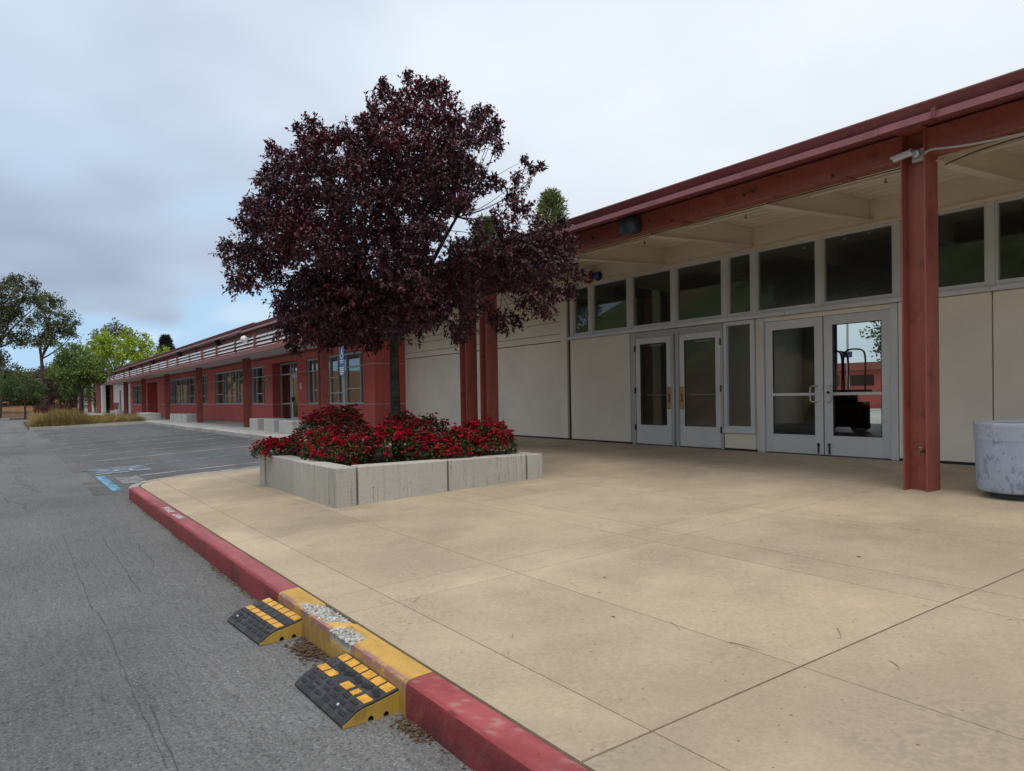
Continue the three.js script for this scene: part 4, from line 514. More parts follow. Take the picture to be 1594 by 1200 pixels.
function limb(F, a, b, r0, r1, bend = 0.08, seg = 5, sides = 6) { const mid = a.clone().lerp(b, 0.5).add(rdir().multiplyScalar(a.distanceTo(b) * bend)); const c = new THREE.QuadraticBezierCurve3(a, mid, b), g = new THREE.TubeGeometry(c, seg, 1, sides), p = g.attributes.position; for (let i = 0; i <= seg; i++) { const q = c.getPoint(i / seg), r = mix(r0, r1, i / seg); for (let j = 0; j <= sides; j++) { const k = i * (sides + 1) + j; p.setXYZ(k, q.x + (p.getX(k) - q.x) * r, q.y + (p.getY(k) - q.y) * r, q.z + (p.getZ(k) - q.z) * r); } } g.computeVertexNormals(); F.push(fin(g)); return mid; }

// purple-leaf plum: clumps [x, y, z, radius] in metres, joined by limbs to the trunk
const plumClumps = [[-10.04,5.46,-4.61,0.16],[-10.56,5.69,-4.93,0.17],[-10.14,5.66,-4.68,0.09],[-10.76,6.1,-5.39,0.11],[-9.95,5.46,-4.97,0.13],[-10.45,6.03,-5.26,0.07],[-9.65,5.43,-5.04,0.22],[-10.22,5.69,-5.35,0.23],[-9.51,5.43,-5.29,0.22],[-10.47,5.81,-5.76,0.24],[-10.0,5.58,-5.79,0.15],[-9.66,5.01,-4.36,0.21],[-11.22,5.62,-5.05,0.24],[-9.32,4.87,-4.57,0.24],[-9.71,5.08,-4.73,0.25],[-10.44,5.41,-5.08,0.27],[-10.8,5.47,-5.25,0.28],[-9.37,4.98,-4.96,0.28],[-9.88,5.11,-5.18,0.29],[-10.49,5.41,-5.61,0.31],[-9.12,4.86,-5.18,0.24],[-9.8,5.15,-5.59,0.26],[-10.53,5.41,-5.96,0.28],[-9.31,4.65,-4.08,0.17],[-10.32,5.02,-4.5,0.18],[-11.59,5.58,-5.05,0.21],[-10.13,5.02,-4.32,0.11],[-11.44,5.55,-4.91,0.12],[-9.07,5.05,-5.68,0.16],[-9.79,5.34,-6.11,0.17],[-9.54,5.36,-6.13,0.08],[-8.9,4.78,-5.74,0.16],[-9.9,5.23,-6.46,0.18],[-8.83,4.89,-5.81,0.07],[-8.66,4.52,-5.3,0.24],[-9.5,4.92,-5.85,0.26],[-10.37,5.25,-6.38,0.28],[-8.56,4.43,-5.61,0.14],[-8.72,4.31,-4.93,0.3],[-9.4,4.56,-5.34,0.32],[-10.23,4.87,-5.78,0.35],[-10.63,5.06,-6.01,0.36],[-8.93,4.37,-4.67,0.3],[-9.33,4.5,-4.89,0.31],[-10.13,4.79,-5.3,0.34],[-10.8,5.06,-5.66,0.36],[-9.04,4.37,-4.29,0.3],[-9.92,4.64,-4.75,0.32],[-10.49,4.83,-4.96,0.34],[-11.44,5.2,-5.43,0.37],[-9.45,4.56,-4.17,0.2],[-10.18,4.87,-4.59,0.22],[-10.94,5.13,-4.87,0.23],[-10.59,4.97,-3.77,0.15],[-11.45,5.34,-4.03,0.16],[-11.04,5.1,-3.7,0.09],[-9.9,4.55,-3.77,0.21],[-10.85,4.88,-4.1,0.22],[-11.82,5.27,-4.42,0.24],[-9.63,4.6,-3.9,0.17],[-10.2,4.75,-4.18,0.18],[-11.25,5.1,-4.52,0.2],[-9.27,4.32,-3.91,0.2],[-10.49,4.75,-4.47,0.22],[-11.42,5.09,-4.85,0.24],[-10.18,4.59,-3.57,0.21],[-10.74,4.77,-3.81,0.22],[-11.67,5.07,-4.08,0.24],[-10.32,4.46,-3.07,0.12],[-10.59,4.43,-3.33,0.21],[-11.43,4.68,-3.67,0.23],[-10.33,4.17,-3.06,0.14],[-10.05,4.19,-3.43,0.27],[-10.54,4.36,-3.7,0.29],[-11.44,4.64,-3.97,0.31],[-12.27,4.88,-4.14,0.33],[-9.58,4.12,-3.56,0.23],[-10.09,4.29,-3.81,0.24],[-10.84,4.48,-4.09,0.26],[-11.56,4.75,-4.37,0.28],[-9.1,3.96,-3.81,0.26],[-10.31,4.39,-4.28,0.29],[-11.15,4.63,-4.65,0.31],[-11.69,4.79,-4.8,0.33],[-9.42,4.1,-4.26,0.3],[-9.71,4.16,-4.41,0.31],[-10.8,4.52,-4.94,0.35],[-11.42,4.73,-5.17,0.37],[-9.1,3.99,-4.54,0.3],[-9.46,4.09,-4.64,0.31],[-10.44,4.5,-5.21,0.35],[-11.24,4.72,-5.61,0.37],[-8.67,3.9,-4.7,0.29],[-9.67,4.19,-5.21,0.33],[-10.42,4.48,-5.65,0.35],[-10.8,4.58,-5.8,0.36],[-8.61,3.97,-5.07,0.3],[-9.57,4.33,-5.61,0.33],[-9.79,4.4,-5.76,0.34],[-10.51,4.6,-6.21,0.36],[-8.77,3.94,-5.44,0.21],[-9.41,4.2,-5.93,0.22],[-8.57,3.93,-5.59,0.14],[-11.98,4.5,-3.38,0.14],[-10.08,3.94,-3.11,0.27],[-10.95,4.18,-3.34,0.29],[-12.08,4.46,-3.69,0.32],[-9.97,3.74,-3.38,0.3],[-10.3,3.88,-3.54,0.31],[-11.28,4.16,-3.88,0.34],[-11.93,4.36,-4.08,0.36],[-9.55,3.7,-3.66,0.3],[-10.52,4.02,-4.08,0.33],[-11.17,4.16,-4.36,0.35],[-11.74,4.28,-4.56,0.37],[-8.98,3.56,-3.79,0.29],[-10.08,3.88,-4.24,0.32],[-10.69,4.03,-4.5,0.34],[-11.52,4.3,-4.88,0.37],[-9.06,3.61,-4.23,0.3],[-9.67,3.76,-4.51,0.31],[-10.91,4.15,-5.12,0.36],[-11.14,4.2,-5.23,0.36],[-8.8,3.64,-4.44,0.29],[-9.84,3.84,-5.05,0.33],[-10.62,4.11,-5.45,0.35],[-10.95,4.23,-5.64,0.37],[-8.96,3.7,-4.98,0.27],[-9.38,3.84,-5.19,0.28],[-10.18,4.02,-5.63,0.31],[-10.93,4.28,-6.1,0.33],[-8.49,3.57,-5.03,0.16],[-9.36,3.83,-5.57,0.18],[-10.17,4.03,-5.97,0.2],[-10.69,3.73,-2.92,0.16],[-11.63,3.93,-3.18,0.17],[-10.23,3.64,-3.0,0.24],[-11.0,3.8,-3.23,0.25],[-12.28,4.17,-3.59,0.28],[-11.21,3.91,-2.98,0.09],[-10.61,3.48,-2.74,0.12],[-10.8,3.48,-3.06,0.28],[-11.55,3.6,-3.24,0.3],[-11.87,3.68,-3.38,0.31],[-9.95,3.39,-3.1,0.3],[-10.68,3.55,-3.32,0.32],[-11.73,3.78,-3.67,0.35],[-12.26,3.93,-3.9,0.37],[-9.73,3.33,-3.44,0.3],[-10.82,3.62,-3.74,0.33],[-11.22,3.7,-3.94,0.34],[-11.86,3.84,-4.1,0.36],[-9.64,3.35,-3.78,0.3],[-10.26,3.43,-4.01,0.32],[-11.03,3.63,-4.3,0.35],[-11.52,3.78,-4.56,0.36],[-9.42,3.25,-4.11,0.3],[-9.79,3.38,-4.28,0.31],[-10.56,3.52,-4.57,0.34],[-11.5,3.78,-5.03,0.37],[-9.24,3.32,-4.44,0.3],[-9.5,3.36,-4.53,0.31],[-10.5,3.59,-5.02,0.34],[-11.29,3.76,-5.42,0.37],[-8.67,3.21,-4.46,0.23],[-9.49,3.42,-4.99,0.25],[-10.55,3.68,-5.45,0.27],[-11.37,3.94,-5.87,0.3],[-8.76,3.28,-4.75,0.15],[-9.76,3.46,-5.28,0.17],[-11.15,3.84,-6.05,0.19],[-11.56,3.34,-2.73,0.11],[-11.09,3.2,-2.84,0.21],[-11.85,3.23,-2.94,0.23],[-10.81,3.08,-3.04,0.28],[-11.29,3.14,-3.11,0.29],[-11.77,3.26,-3.25,0.31],[-11.2,2.81,-2.85,0.2],[-11.68,2.86,-3.01,0.21],[-10.78,2.67,-2.92,0.14],[-10.92,2.88,-3.25,0.2],[-11.64,2.97,-3.4,0.21],[-10.13,3.07,-3.17,0.27],[-10.52,3.11,-3.31,0.28],[-11.48,3.34,-3.6,0.31],[-12.34,3.45,-3.91,0.33],[-9.61,2.98,-3.29,0.2],[-10.76,3.22,-3.6,0.22],[-12.26,3.54,-4.13,0.25],[-9.39,2.89,-3.56,0.26],[-10.11,3.06,-3.8,0.28],[-10.96,3.22,-4.11,0.3],[-11.64,3.3,-4.38,0.32],[-9.36,2.89,-3.94,0.3],[-10.11,2.99,-4.17,0.32],[-10.69,3.11,-4.46,0.34],[-11.64,3.32,-4.89,0.37],[-9.02,2.86,-4.23,0.29],[-9.87,3.01,-4.6,0.32],[-10.29,3.13,-4.82,0.34],[-11.07,3.26,-5.2,0.36],[-8.88,2.87,-4.51,0.26],[-9.38,3.01,-4.77,0.28],[-10.17,3.17,-5.19,0.3],[-10.91,3.36,-5.62,0.32],[-10.05,2.66,-3.49,0.24],[-10.72,2.77,-3.76,0.26],[-11.47,2.87,-3.91,0.27],[-11.65,2.93,-4.05,0.28],[-11.3,2.67,-3.67,0.15],[-10.59,2.36,-3.27,0.12],[-10.28,2.29,-3.42,0.28],[-11.26,2.42,-3.74,0.3],[-11.54,2.53,-3.86,0.31],[-9.85,2.57,-3.66,0.31],[-10.18,2.55,-3.84,0.32],[-11.05,2.68,-4.14,0.34],[-11.81,2.8,-4.34,0.37],[-9.52,2.44,-3.88,0.3],[-10.15,2.58,-4.14,0.32],[-10.61,2.7,-4.36,0.34],[-11.79,2.82,-4.87,0.37],[-9.42,2.52,-4.22,0.3],[-9.97,2.56,-4.53,0.32],[-10.41,2.62,-4.66,0.34],[-11.59,2.82,-5.2,0.37],[-8.76,2.44,-4.37,0.29],[-9.69,2.61,-4.82,0.32],[-10.66,2.72,-5.25,0.35],[-11.27,2.81,-5.53,0.37],[-8.94,2.62,-4.69,0.27],[-9.83,2.71,-5.16,0.29],[-10.24,2.81,-5.46,0.31],[-10.94,2.94,-5.81,0.33],[-10.46,2.11,-3.48,0.21],[-11.35,2.19,-3.75,0.23],[-9.93,2.15,-3.64,0.27],[-10.53,2.18,-3.8,0.29],[-11.66,2.33,-4.24,0.32],[-9.74,2.08,-3.93,0.27],[-10.53,2.18,-4.17,0.29],[-11.05,2.2,-4.42,0.31],[-9.55,2.09,-4.15,0.24],[-10.65,2.16,-4.66,0.27],[-11.41,2.31,-4.99,0.29],[-9.02,2.08,-4.31,0.23],[-9.74,2.19,-4.59,0.25],[-10.58,2.22,-5.03,0.27],[-10.85,2.3,-5.12,0.28],[-8.87,2.15,-4.5,0.23],[-9.53,2.22,-4.82,0.25],[-10.44,2.33,-5.28,0.27],[-11.06,2.42,-5.69,0.29],[-9.39,2.31,-5.08,0.21],[-10.0,2.36,-5.41,0.23],[-10.77,2.05,-3.37,0.14],[-11.11,1.82,-3.61,0.11],[-10.1,1.97,-4.12,0.18],[-11.16,2.08,-4.6,0.2],[-10.87,1.94,-4.76,0.14],[-10.46,2.11,-4.87,0.13],[-10.59,2.03,-4.0,0.18],[-11.39,2.09,-4.34,0.2],[-11.57,2.02,-4.07,0.16],[-9.54,4.41,-6.62,0.12],[-8.77,4.3,-6.36,0.1],[-9.34,4.61,-6.97,0.06],[-9.46,4.71,-6.75,0.06],[-9.5,4.11,-6.45,0.15],[-8.47,3.62,-5.92,0.21],[-9.37,3.82,-6.48,0.23],[-9.63,3.79,-6.3,0.17],[-8.87,3.34,-5.91,0.25],[-9.19,3.37,-6.17,0.26],[-8.65,3.26,-5.31,0.19],[-8.53,2.97,-4.98,0.2],[-9.46,3.16,-5.5,0.22],[-10.74,3.5,-6.3,0.25],[-8.73,2.97,-5.42,0.27],[-9.51,3.13,-5.92,0.3],[-8.68,2.96,-5.72,0.31],[-9.48,3.13,-6.32,0.34],[-8.41,3.05,-6.02,0.28],[-9.13,3.27,-6.56,0.3],[-8.29,3.19,-6.25,0.21],[-9.01,3.35,-6.8,0.22],[-8.76,3.3,-6.87,0.18],[-8.02,3.12,-6.49,0.1],[-8.15,2.82,-6.24,0.27],[-8.73,3.08,-6.66,0.29],[-8.94,3.04,-7.08,0.19],[-8.98,2.87,-7.37,0.1],[-8.32,2.68,-6.04,0.27],[-9.01,2.85,-6.52,0.3],[-8.83,2.73,-6.0,0.28],[-9.32,2.84,-6.25,0.3],[-9.09,2.76,-5.72,0.25],[-9.77,2.88,-6.12,0.27],[-8.9,2.79,-5.21,0.24],[-9.15,2.81,-5.28,0.25],[-9.79,2.86,-5.69,0.26],[-10.47,3.03,-6.06,0.28],[-8.66,2.6,-6.78,0.18],[-8.87,2.58,-7.11,0.11],[-8.59,2.49,-6.33,0.2],[-8.91,2.4,-6.34,0.15],[-8.45,2.17,-6.31,0.09],[-9.12,2.55,-5.07,0.21],[-9.52,2.57,-5.39,0.22],[-10.24,2.67,-5.8,0.23],[-8.91,2.37,-5.26,0.19],[-10.47,2.66,-6.28,0.22],[-9.61,2.28,-6.12,0.17],[-9.13,2.09,-5.99,0.13],[-9.04,2.15,-6.22,0.09],[-8.89,1.99,-5.17,0.15],[-10.15,2.17,-5.98,0.18],[-9.63,2.0,-5.51,0.11],[-10.05,1.93,-5.86,0.06],[-9.34,3.69,-6.83,0.15],[-8.35,3.48,-6.55,0.09]];
// long leafy shoots that break the outline: base xyz, tip xyz
const plumShoots = [[-10.5,5.51,-5.19,-10.5,6.08,-5.29],[-10.37,5.42,-4.82,-10.32,5.79,-4.8],[-10.59,5.44,-4.74,-10.52,5.71,-4.69],[-10.32,5.65,-5.45,-10.27,5.87,-5.36],[-9.3,5.21,-5.15,-9.29,5.44,-5.19],[-9.64,5.28,-5.63,-9.66,5.46,-5.76],[-8.98,4.77,-5.56,-8.85,5.06,-5.65],[-9.86,4.99,-6.37,-9.73,5.32,-6.47],[-9.14,4.5,-5.99,-9.04,4.63,-6.06],[-10.63,4.83,-3.77,-10.59,5.11,-3.74],[-10.71,4.79,-3.61,-10.68,4.98,-3.55],[-11.31,5.0,-4.25,-11.19,5.16,-4.25],[-10.99,4.99,-4.49,-10.9,5.15,-4.48],[-10.68,5.14,-4.57,-10.7,5.25,-4.54],[-11.69,4.75,-3.54,-11.86,5.01,-3.44],[-11.06,4.36,-3.28,-11.12,4.46,-3.16],[-11.25,4.25,-3.22,-11.29,4.33,-3.06],[-10.99,3.72,-2.99,-11.15,3.93,-2.91],[-10.94,3.53,-2.91,-10.94,3.68,-2.75],[-11.05,3.23,-2.76,-11.25,3.25,-2.56],[-11.4,2.87,-2.76,-11.38,2.61,-2.74],[-11.69,2.87,-3.2,-11.75,2.67,-3.25],[-9.44,3.97,-6.4,-9.22,4.66,-6.65],[-8.77,3.85,-6.08,-8.61,4.38,-6.44],[-9.09,3.9,-6.2,-8.89,4.22,-6.47],[-8.88,4.0,-5.81,-8.86,4.1,-5.96],[-8.86,3.27,-6.89,-8.62,3.28,-7.19],[-8.83,2.91,-7.0,-8.72,2.78,-7.26],[-8.77,2.6,-6.91,-8.73,2.49,-7.12],[-8.27,2.34,-6.12,-8.24,2.12,-6.27],[-9.27,2.21,-6.29,-9.23,2.01,-6.34],[-9.76,2.08,-5.67,-9.67,1.89,-5.76],[-11.19,2.01,-3.6,-11.2,1.74,-3.64],[-10.76,2.04,-4.42,-10.83,1.82,-4.48],[-10.22,1.96,-4.47,-10.3,1.7,-4.51],[-10.66,2.31,-3.29,-10.66,2.42,-3.16],[-9.56,4.95,-6.0,-9.44,5.11,-6.06],[-10.13,5.64,-5.18,-10.13,5.79,-5.15],[-10.5,5.63,-5.03,-10.49,5.81,-5.01],[-8.82,3.36,-6.41,-8.77,3.65,-6.46],[-8.69,3.3,-6.72,-8.65,3.52,-6.83],[-9.89,3.4,-5.6,-9.93,3.56,-5.58]];
{ const base = V(-10.16, 0.08, -4.82), t = thing('plum_tree', 'purple-leaved plum tree growing from the concrete planter', 'tree', [base.x, base.y, base.z]); const off = v => v.clone().sub(base);
  const W = [], crotch = V(-10.14, 1.95, -4.78); limb(W, V(-10.16, 0.02, -4.82), crotch, 0.085, 0.064, 0.02, 8, 12);
  const tw = [];
  const mains = []; for (let k = 0; k < 9; k++) { const a = k / 9 * 6.283 + 0.4, l = rr(1.2, 2.0), e = V(crotch.x + Math.cos(a) * rr(0.6, 1.2), crotch.y + l, crotch.z + Math.sin(a) * rr(0.6, 1.2)); limb(W, crotch.clone().add(V(0, rr(-0.25, 0.1), 0)), e, 0.05, 0.022, 0.1, 6, 7); mains.push(e, crotch.clone().lerp(e, 0.6)); }
  mains.push(V(-9.2, 2.6, -6.1)); limb(W, crotch, mains[mains.length - 1], 0.045, 0.02, 0.1, 6, 7);
  const F = new Faces(), cc = V(-10.1, 3.1, -4.8);
  for (let [x, y, z, r] of plumClumps) {
    const c = V(x, y, z); const low = sstep(3.4, 2.3, y); r *= 0.95 + 0.28 * low; let best = mains[0], bd = 9; for (const m of mains) { const d = m.distanceTo(c) + (m.y > c.y + 0.3 ? 0.8 : 0); if (d < bd) { bd = d; best = m; } } limb(tw, best, c, 0.008, 0.003, 0.2, 6, 4);
    const out = c.clone().sub(cc).normalize(), ns = Math.round(12 + r * (78 + 30 * low)), tone = rnd(), clumpRed = sstep(0.45, 0.9, fbm3(x * 0.9, y * 0.9, z * 0.9, 3, 3) + 0.14 * (y - 3));
    for (let s = 0; s < ns; s++) {
      const d = rdir().multiplyScalar(0.95).add(out.clone().multiplyScalar(0.75)).add(V(0, 0.45, 0)).normalize(), st = c.clone().add(rdir().multiplyScalar(r * 0.85 * Math.cbrt(rnd()))), len = r * (s % 8 === 0 ? rr(0.7, 1.1) : rr(0.3, 0.65)) + 0.03, nl = Math.max(4, Math.round(len / 0.02));
      const bend = V(0, rr(-0.25, 0.15), 0);
      for (let i = 0; i < nl; i++) { const f = (i + rnd()) / nl, p = st.clone().addScaledVector(d, len * f).addScaledVector(bend, len * f * f), a = rdir(), ld = d.clone().multiplyScalar(0.55).add(a.multiplyScalar(0.9)).add(V(0, -0.12, 0)).normalize();
        const k = rr(0.6, 1.35) * (0.7 + 0.55 * tone), red = (rnd() < 0.12 + 0.45 * clumpRed ? rr(0.5, 1) : 0) * (0.5 + 0.5 * tone); leaf(F, off(p), ld, V(0, 1, 0).add(rdir().multiplyScalar(0.6)), rr(0.045, 0.095), rr(0.014, 0.025), [k * (0.072 + 0.17 * red), k * (0.018 + 0.002 * red), k * (0.033 + 0.004 * red)], 0.45, rr(0.1, 0.4)); }
      if (s % 3 === 0) { const e = st.clone().addScaledVector(d, len); const g = []; limb(g, st, e, 0.003, 0.0015, 0.04, 2, 3); tw.push(...g); }
    } }
  for (const [ax, ay, az, bx, by, bz] of plumShoots) { const a = V(ax, ay, az), b = V(bx, by, bz), d = b.clone().sub(a), L = d.length(); d.normalize(); limb(tw, a, b, 0.005, 0.0015, 0.05, 4, 4);
    for (let s = 0, n = Math.round(L / 0.0075); s < n; s++) { const f = s / n, p = a.clone().addScaledVector(d, L * f).add(rdir().multiplyScalar(0.05 * (1 - f * 0.7))), k = rr(0.6, 1.3), red = rnd() < 0.35 ? rr(0.4, 1) : 0; leaf(F, off(p), d.clone().multiplyScalar(0.7).add(rdir().multiplyScalar(0.8)).add(V(0, -0.1, 0)).normalize(), V(0, 1, 0).add(rdir().multiplyScalar(0.6)), rr(0.05, 0.08) * (1 - 0.3 * f), rr(0.015, 0.022) * (1 - 0.3 * f), [k * (0.085 + 0.17 * red), k * (0.021 + 0.002 * red), k * (0.033 + 0.004 * red)], 0.45, rr(0.1, 0.4)); } }
  const shift = g => g.translate(-base.x, -base.y, -base.z);
  M('trunk', shift(J(W)), mat([0.10, 0.085, 0.078], 0.9, { map: TX.bark, bumpMap: TX.bark, bumpScale: 0.004 }), t); M('twigs', shift(J(tw)), mat([0.05, 0.03, 0.028], 0.9), t); M('crown', F.geo(), leafMat({ t: 0.4, rough: 0.5, spec: 0.8 }), t); }

// rose bushes, each with its own foliage and blossoms
function roseBush(label, x, z, rx, rz, h, n) {
  const t = thing('rose_bush', label, 'rose bush', [x, 0.14, z], 0, 'red ground-cover roses in the planter'); const F = new Faces(), Q = new Faces(), S = [];
  const pt = (f) => { const a = rr(0, 6.283), q = Math.sqrt(rnd()), px = Math.cos(a) * q * rx, pz = Math.sin(a) * q * rz, top = h * Math.pow(Math.max(0, 1 - q ** 3), 0.4) * (0.45 + 1.0 * fbm((x + px) * 3.2, (z + pz) * 3.2, 12, 3)); return V(px, mix(rr(0, top), top, f), pz); };
  for (let i = 0; i < n * 17; i++) { const p = pt(rnd() < 0.6 ? rr(0.7, 1) : rnd()), d = rdir().add(V(0, 0.4, 0)).normalize(), k = rr(0.5, 1.4), y = rnd() < 0.07; for (let q = 0; q < 3; q++) leaf(F, p.clone().addScaledVector(rdir(), 0.012), d.clone().addScaledVector(rdir(), 0.7).normalize(), UP, rr(0.03, 0.048), rr(0.011, 0.017), y ? [0.20 * k, 0.17 * k, 0.04 * k] : [0.085 * k, 0.125 * k, 0.038 * k]); }
  for (let i = 0; i < n * 1.7; i++) { const cl = pt(rr(0.7, 1.08)), m = 3 + Math.floor(rnd() * 7), fade = rnd() < 0.08; for (let q = 0; q < m; q++) { const c = cl.clone().add(rdir().multiplyScalar(m > 1 ? 0.055 : 0)), up = V(rr(-0.5, 0.5), 1, rr(-0.5, 0.5) + 0.2).normalize(), e1 = V(0, 0, 0).crossVectors(up, rdir()).normalize(), e2 = V(0, 0, 0).crossVectors(up, e1), R = rr(0.024, 0.036), k = rr(0.65, 1.25); for (let ring = 0; ring < 2; ring++) for (let j = 0; j < 5; j++) { const a = j / 5 * 6.283 + ring * 0.6, dir = e1.clone().multiplyScalar(Math.cos(a)).addScaledVector(e2, Math.sin(a)).addScaledVector(up, ring ? 1.1 : 0.35).normalize(); leaf(Q, c, dir, up, R * (ring ? 0.8 : 1.15), R * 0.55, fade ? [0.5 * k, 0.10 * k, 0.14 * k] : [0.55 * k, 0.008 * k, 0.038 * k], 0.5, -0.15); } } }
  for (let i = 0; i < 16; i++) { const e = pt(rr(0.8, 1)); limb(S, V(e.x * 0.06, -0.02, e.z * 0.06), e, 0.005, 0.002, 0.15, 4, 4); }
  M('stems', J(S), mat([0.10, 0.10, 0.05], 0.8), t); M('foliage', F.geo(), leafMat({ t: 0.25, rough: 0.55 }), t); M('blossoms', Q.geo(), leafMat({ t: 0.2, rough: 0.6 }), t); }
roseBush('tallest clump of red roses, at the left of the planter', -10.75, -4.0, 0.62, 0.62, 0.66, 95);
roseBush('red roses spilling over the planter edge at the far left corner', -11.35, -3.42, 0.42, 0.42, 0.28, 55);
roseBush('low red roses along the left rim of the planter', -9.85, -3.72, 0.7, 0.42, 0.38, 85);
roseBush('red roses just in front of the plum trunk', -9.35, -4.45, 0.62, 0.62, 0.50, 110);
roseBush('mixed red roses and bare green shoots behind the plum trunk', -10.25, -5.1, 0.7, 0.6, 0.62, 70);
roseBush('red roses along the right rim of the planter', -8.95, -5.0, 0.42, 0.6, 0.36, 85);
roseBush('separate red rose mound in front of the double columns', -9.1, -5.72, 0.5, 0.42, 0.50, 80);

// background trees: crowns of many small leaf clumps round real limbs
function bgTree(name, label, x, z, y0, o) {
  const t = thing(name, label, 'tree', [x, y0, z], 0, o.group); const F = new Faces(), W = []; limb(W, V(0, -0.3, 0), V(o.lean || 0, o.trunk, 0), o.r, o.r * 0.55, 0.04, 6, 8);
  for (const [cx, cy, cz, R, ry_] of o.lobes) { limb(W, V((o.lean || 0) * 0.9, o.trunk * 0.92, 0), V(cx, cy - ry_ * 0.2, cz), o.r * 0.4, o.r * 0.12, 0.12, 5, 6);
    const nc = Math.max(6, Math.round(o.dens * R * R)); for (let i = 0; i < nc; i++) { const d = rdir(), q = Math.cbrt(rnd()) * 0.98, c = V(cx + d.x * R * q, cy + d.y * ry_ * q, cz + d.z * R * q), cr = o.clump * rr(0.6, 1.3), sh = rr(0.65, 1.25), red = o.alt && rnd() < 0.3 ? o.alt : o.col;
      for (let j = 0; j < o.per; j++) { const p = c.clone().add(rdir().multiplyScalar(cr * Math.cbrt(rnd()))), k = sh * rr(0.7, 1.3); leaf(F, p, rdir().add(V(0, o.droop ?? -0.2, 0)).normalize(), rdir(), o.leaf * rr(0.7, 1.3), o.leaf * 0.33, [red[0] * k, red[1] * k, red[2] * k], 0.2, 0.2); } } }
  M('trunk', J(W), MT.bark, t); M('crown', F.geo(), leafMat({ t: 0.25, rough: 0.7 }), t); return t; }
const G1 = [0.115, 0.175, 0.045], G2 = [0.09, 0.13, 0.045], EU = [0.14, 0.15, 0.065], YG = [0.34, 0.46, 0.04], PU = [0.07, 0.022, 0.03];
bgTree('island_tree', 'round green tree standing in the dry grass island', -57.6, -4.0, -0.35, { trunk: 2.3, r: 0.17, lobes: [[0, 4.0, 0, 1.6, 1.1], [-0.9, 3.6, 1.0, 1.15, 0.75], [0.8, 3.5, -0.95, 1.2, 0.8], [-0.2, 4.75, 0.4, 1.1, 0.7], [0.2, 3.3, 0.1, 1.5, 0.55]], dens: 50, clump: 0.28, per: 34, leaf: 0.13, col: [0.13, 0.20, 0.045], alt: [0.22, 0.28, 0.06] });
bgTree('eucalyptus_tree', 'tall eucalyptus cut off by the left edge of the picture', -109, 1.2, -0.4, { trunk: 9, r: 0.4, lean: 0.6, lobes: [[0, 13.5, 0, 2.7, 2.3], [1.2, 15.5, -2.4, 2.4, 1.7], [0.6, 14, -4.4, 1.8, 1.5], [0, 10.3, 0.6, 2.3, 1.9], [0.5, 9.6, -2.2, 1.6, 1.0], [0, 15.8, 1.8, 2.3, 1.6], [0, 7.2, 0.4, 1.8, 1.1], [0.3, 12, -1.2, 2.0, 1.6], [0, 6.0, 1.8, 1.8, 1.4]], dens: 12, clump: 0.6, per: 34, leaf: 0.25, col: EU, alt: [0.05, 0.055, 0.025], droop: -0.6 });
bgTree('eucalyptus_tree', 'slimmer eucalyptus with bare forked trunk right of the tallest one', -106.3, -3.3, -0.4, { trunk: 7.5, r: 0.3, lean: -0.2, lobes: [[0.4, 13.6, -1.0, 1.6, 1.5], [0.6, 11.6, -2.4, 1.9, 1.5], [0.2, 11.2, 0.4, 1.6, 1.3], [0.4, 9.6, -1.2, 1.9, 1.1], [0.7, 10.0, -3.3, 1.0, 0.9], [0.1, 9.0, 0.3, 1.2, 0.7]], dens: 12, clump: 0.55, per: 34, leaf: 0.24, col: EU, alt: [0.05, 0.06, 0.026], droop: -0.6 });
bgTree('eucalyptus_tree', 'low eucalyptus mass behind the round trees at the left edge', -118, 2.5, -0.4, { trunk: 4, r: 0.35, lobes: [[0, 6.4, 0, 2.6, 2.0], [0, 5, -3, 2.4, 1.7], [0, 7.4, 2.5, 2.6, 2.2]], dens: 14, clump: 0.65, per: 30, leaf: 0.28, col: EU });
for (const [x, z, l] of [[-128, 6, 'dense dark green tree farthest left behind the others'], [-130, -1, 'dense dark green tree in the gap between the eucalyptuses'], [-126, -7.5, 'dense dark green tree behind the purple tree']]) bgTree('dense_tree', l, x, z, -0.4, { trunk: 2, r: 0.3, lobes: [[0, 3.6, 0, 2.8, 2.6], [0, 3.2, -3, 2.6, 2.2], [0, 4.6, 2.2, 2.6, 2.4]], dens: 14, clump: 0.65, per: 28, leaf: 0.3, col: G2, alt: EU });
bgTree('round_tree', 'small round dark green tree leftmost by the road edge', -91, 0.9, -0.45, { trunk: 1.5, r: 0.14, lobes: [[0, 3.4, 0, 1.7, 1.5], [0, 2.9, -1.2, 1.3, 1.1]], dens: 26, clump: 0.36, per: 26, leaf: 0.17, col: G2, alt: G1 });
bgTree('round_tree', 'small round dark green tree second from the left edge', -90.5, -1.3, -0.45, { trunk: 1.5, r: 0.14, lobes: [[0, 3.6, 0, 1.6, 1.5], [0.2, 3.0, -0.8, 1.4, 1.1]], dens: 26, clump: 0.36, per: 26, leaf: 0.17, col: G2, alt: G1 });
bgTree('purple_tree', 'small dark purple tree in the distance left of the island tree', -95, -2.9, -0.45, { trunk: 1.6, r: 0.14, lobes: [[0, 4.0, 0, 1.35, 1.5], [0, 3.0, -0.4, 1.4, 1.2]], dens: 26, clump: 0.36, per: 26, leaf: 0.17, col: PU });
bgTree('shade_tree', 'shadowed green tree low behind the island tree', -97, -4.6, -0.45, { trunk: 1.4, r: 0.15, lobes: [[0, 3.0, 0, 1.7, 1.4], [0, 3.6, -1.8, 1.6, 1.6], [0, 2.4, -3, 1.4, 1.4]], dens: 22, clump: 0.4, per: 26, leaf: 0.19, col: G1, alt: G2 });
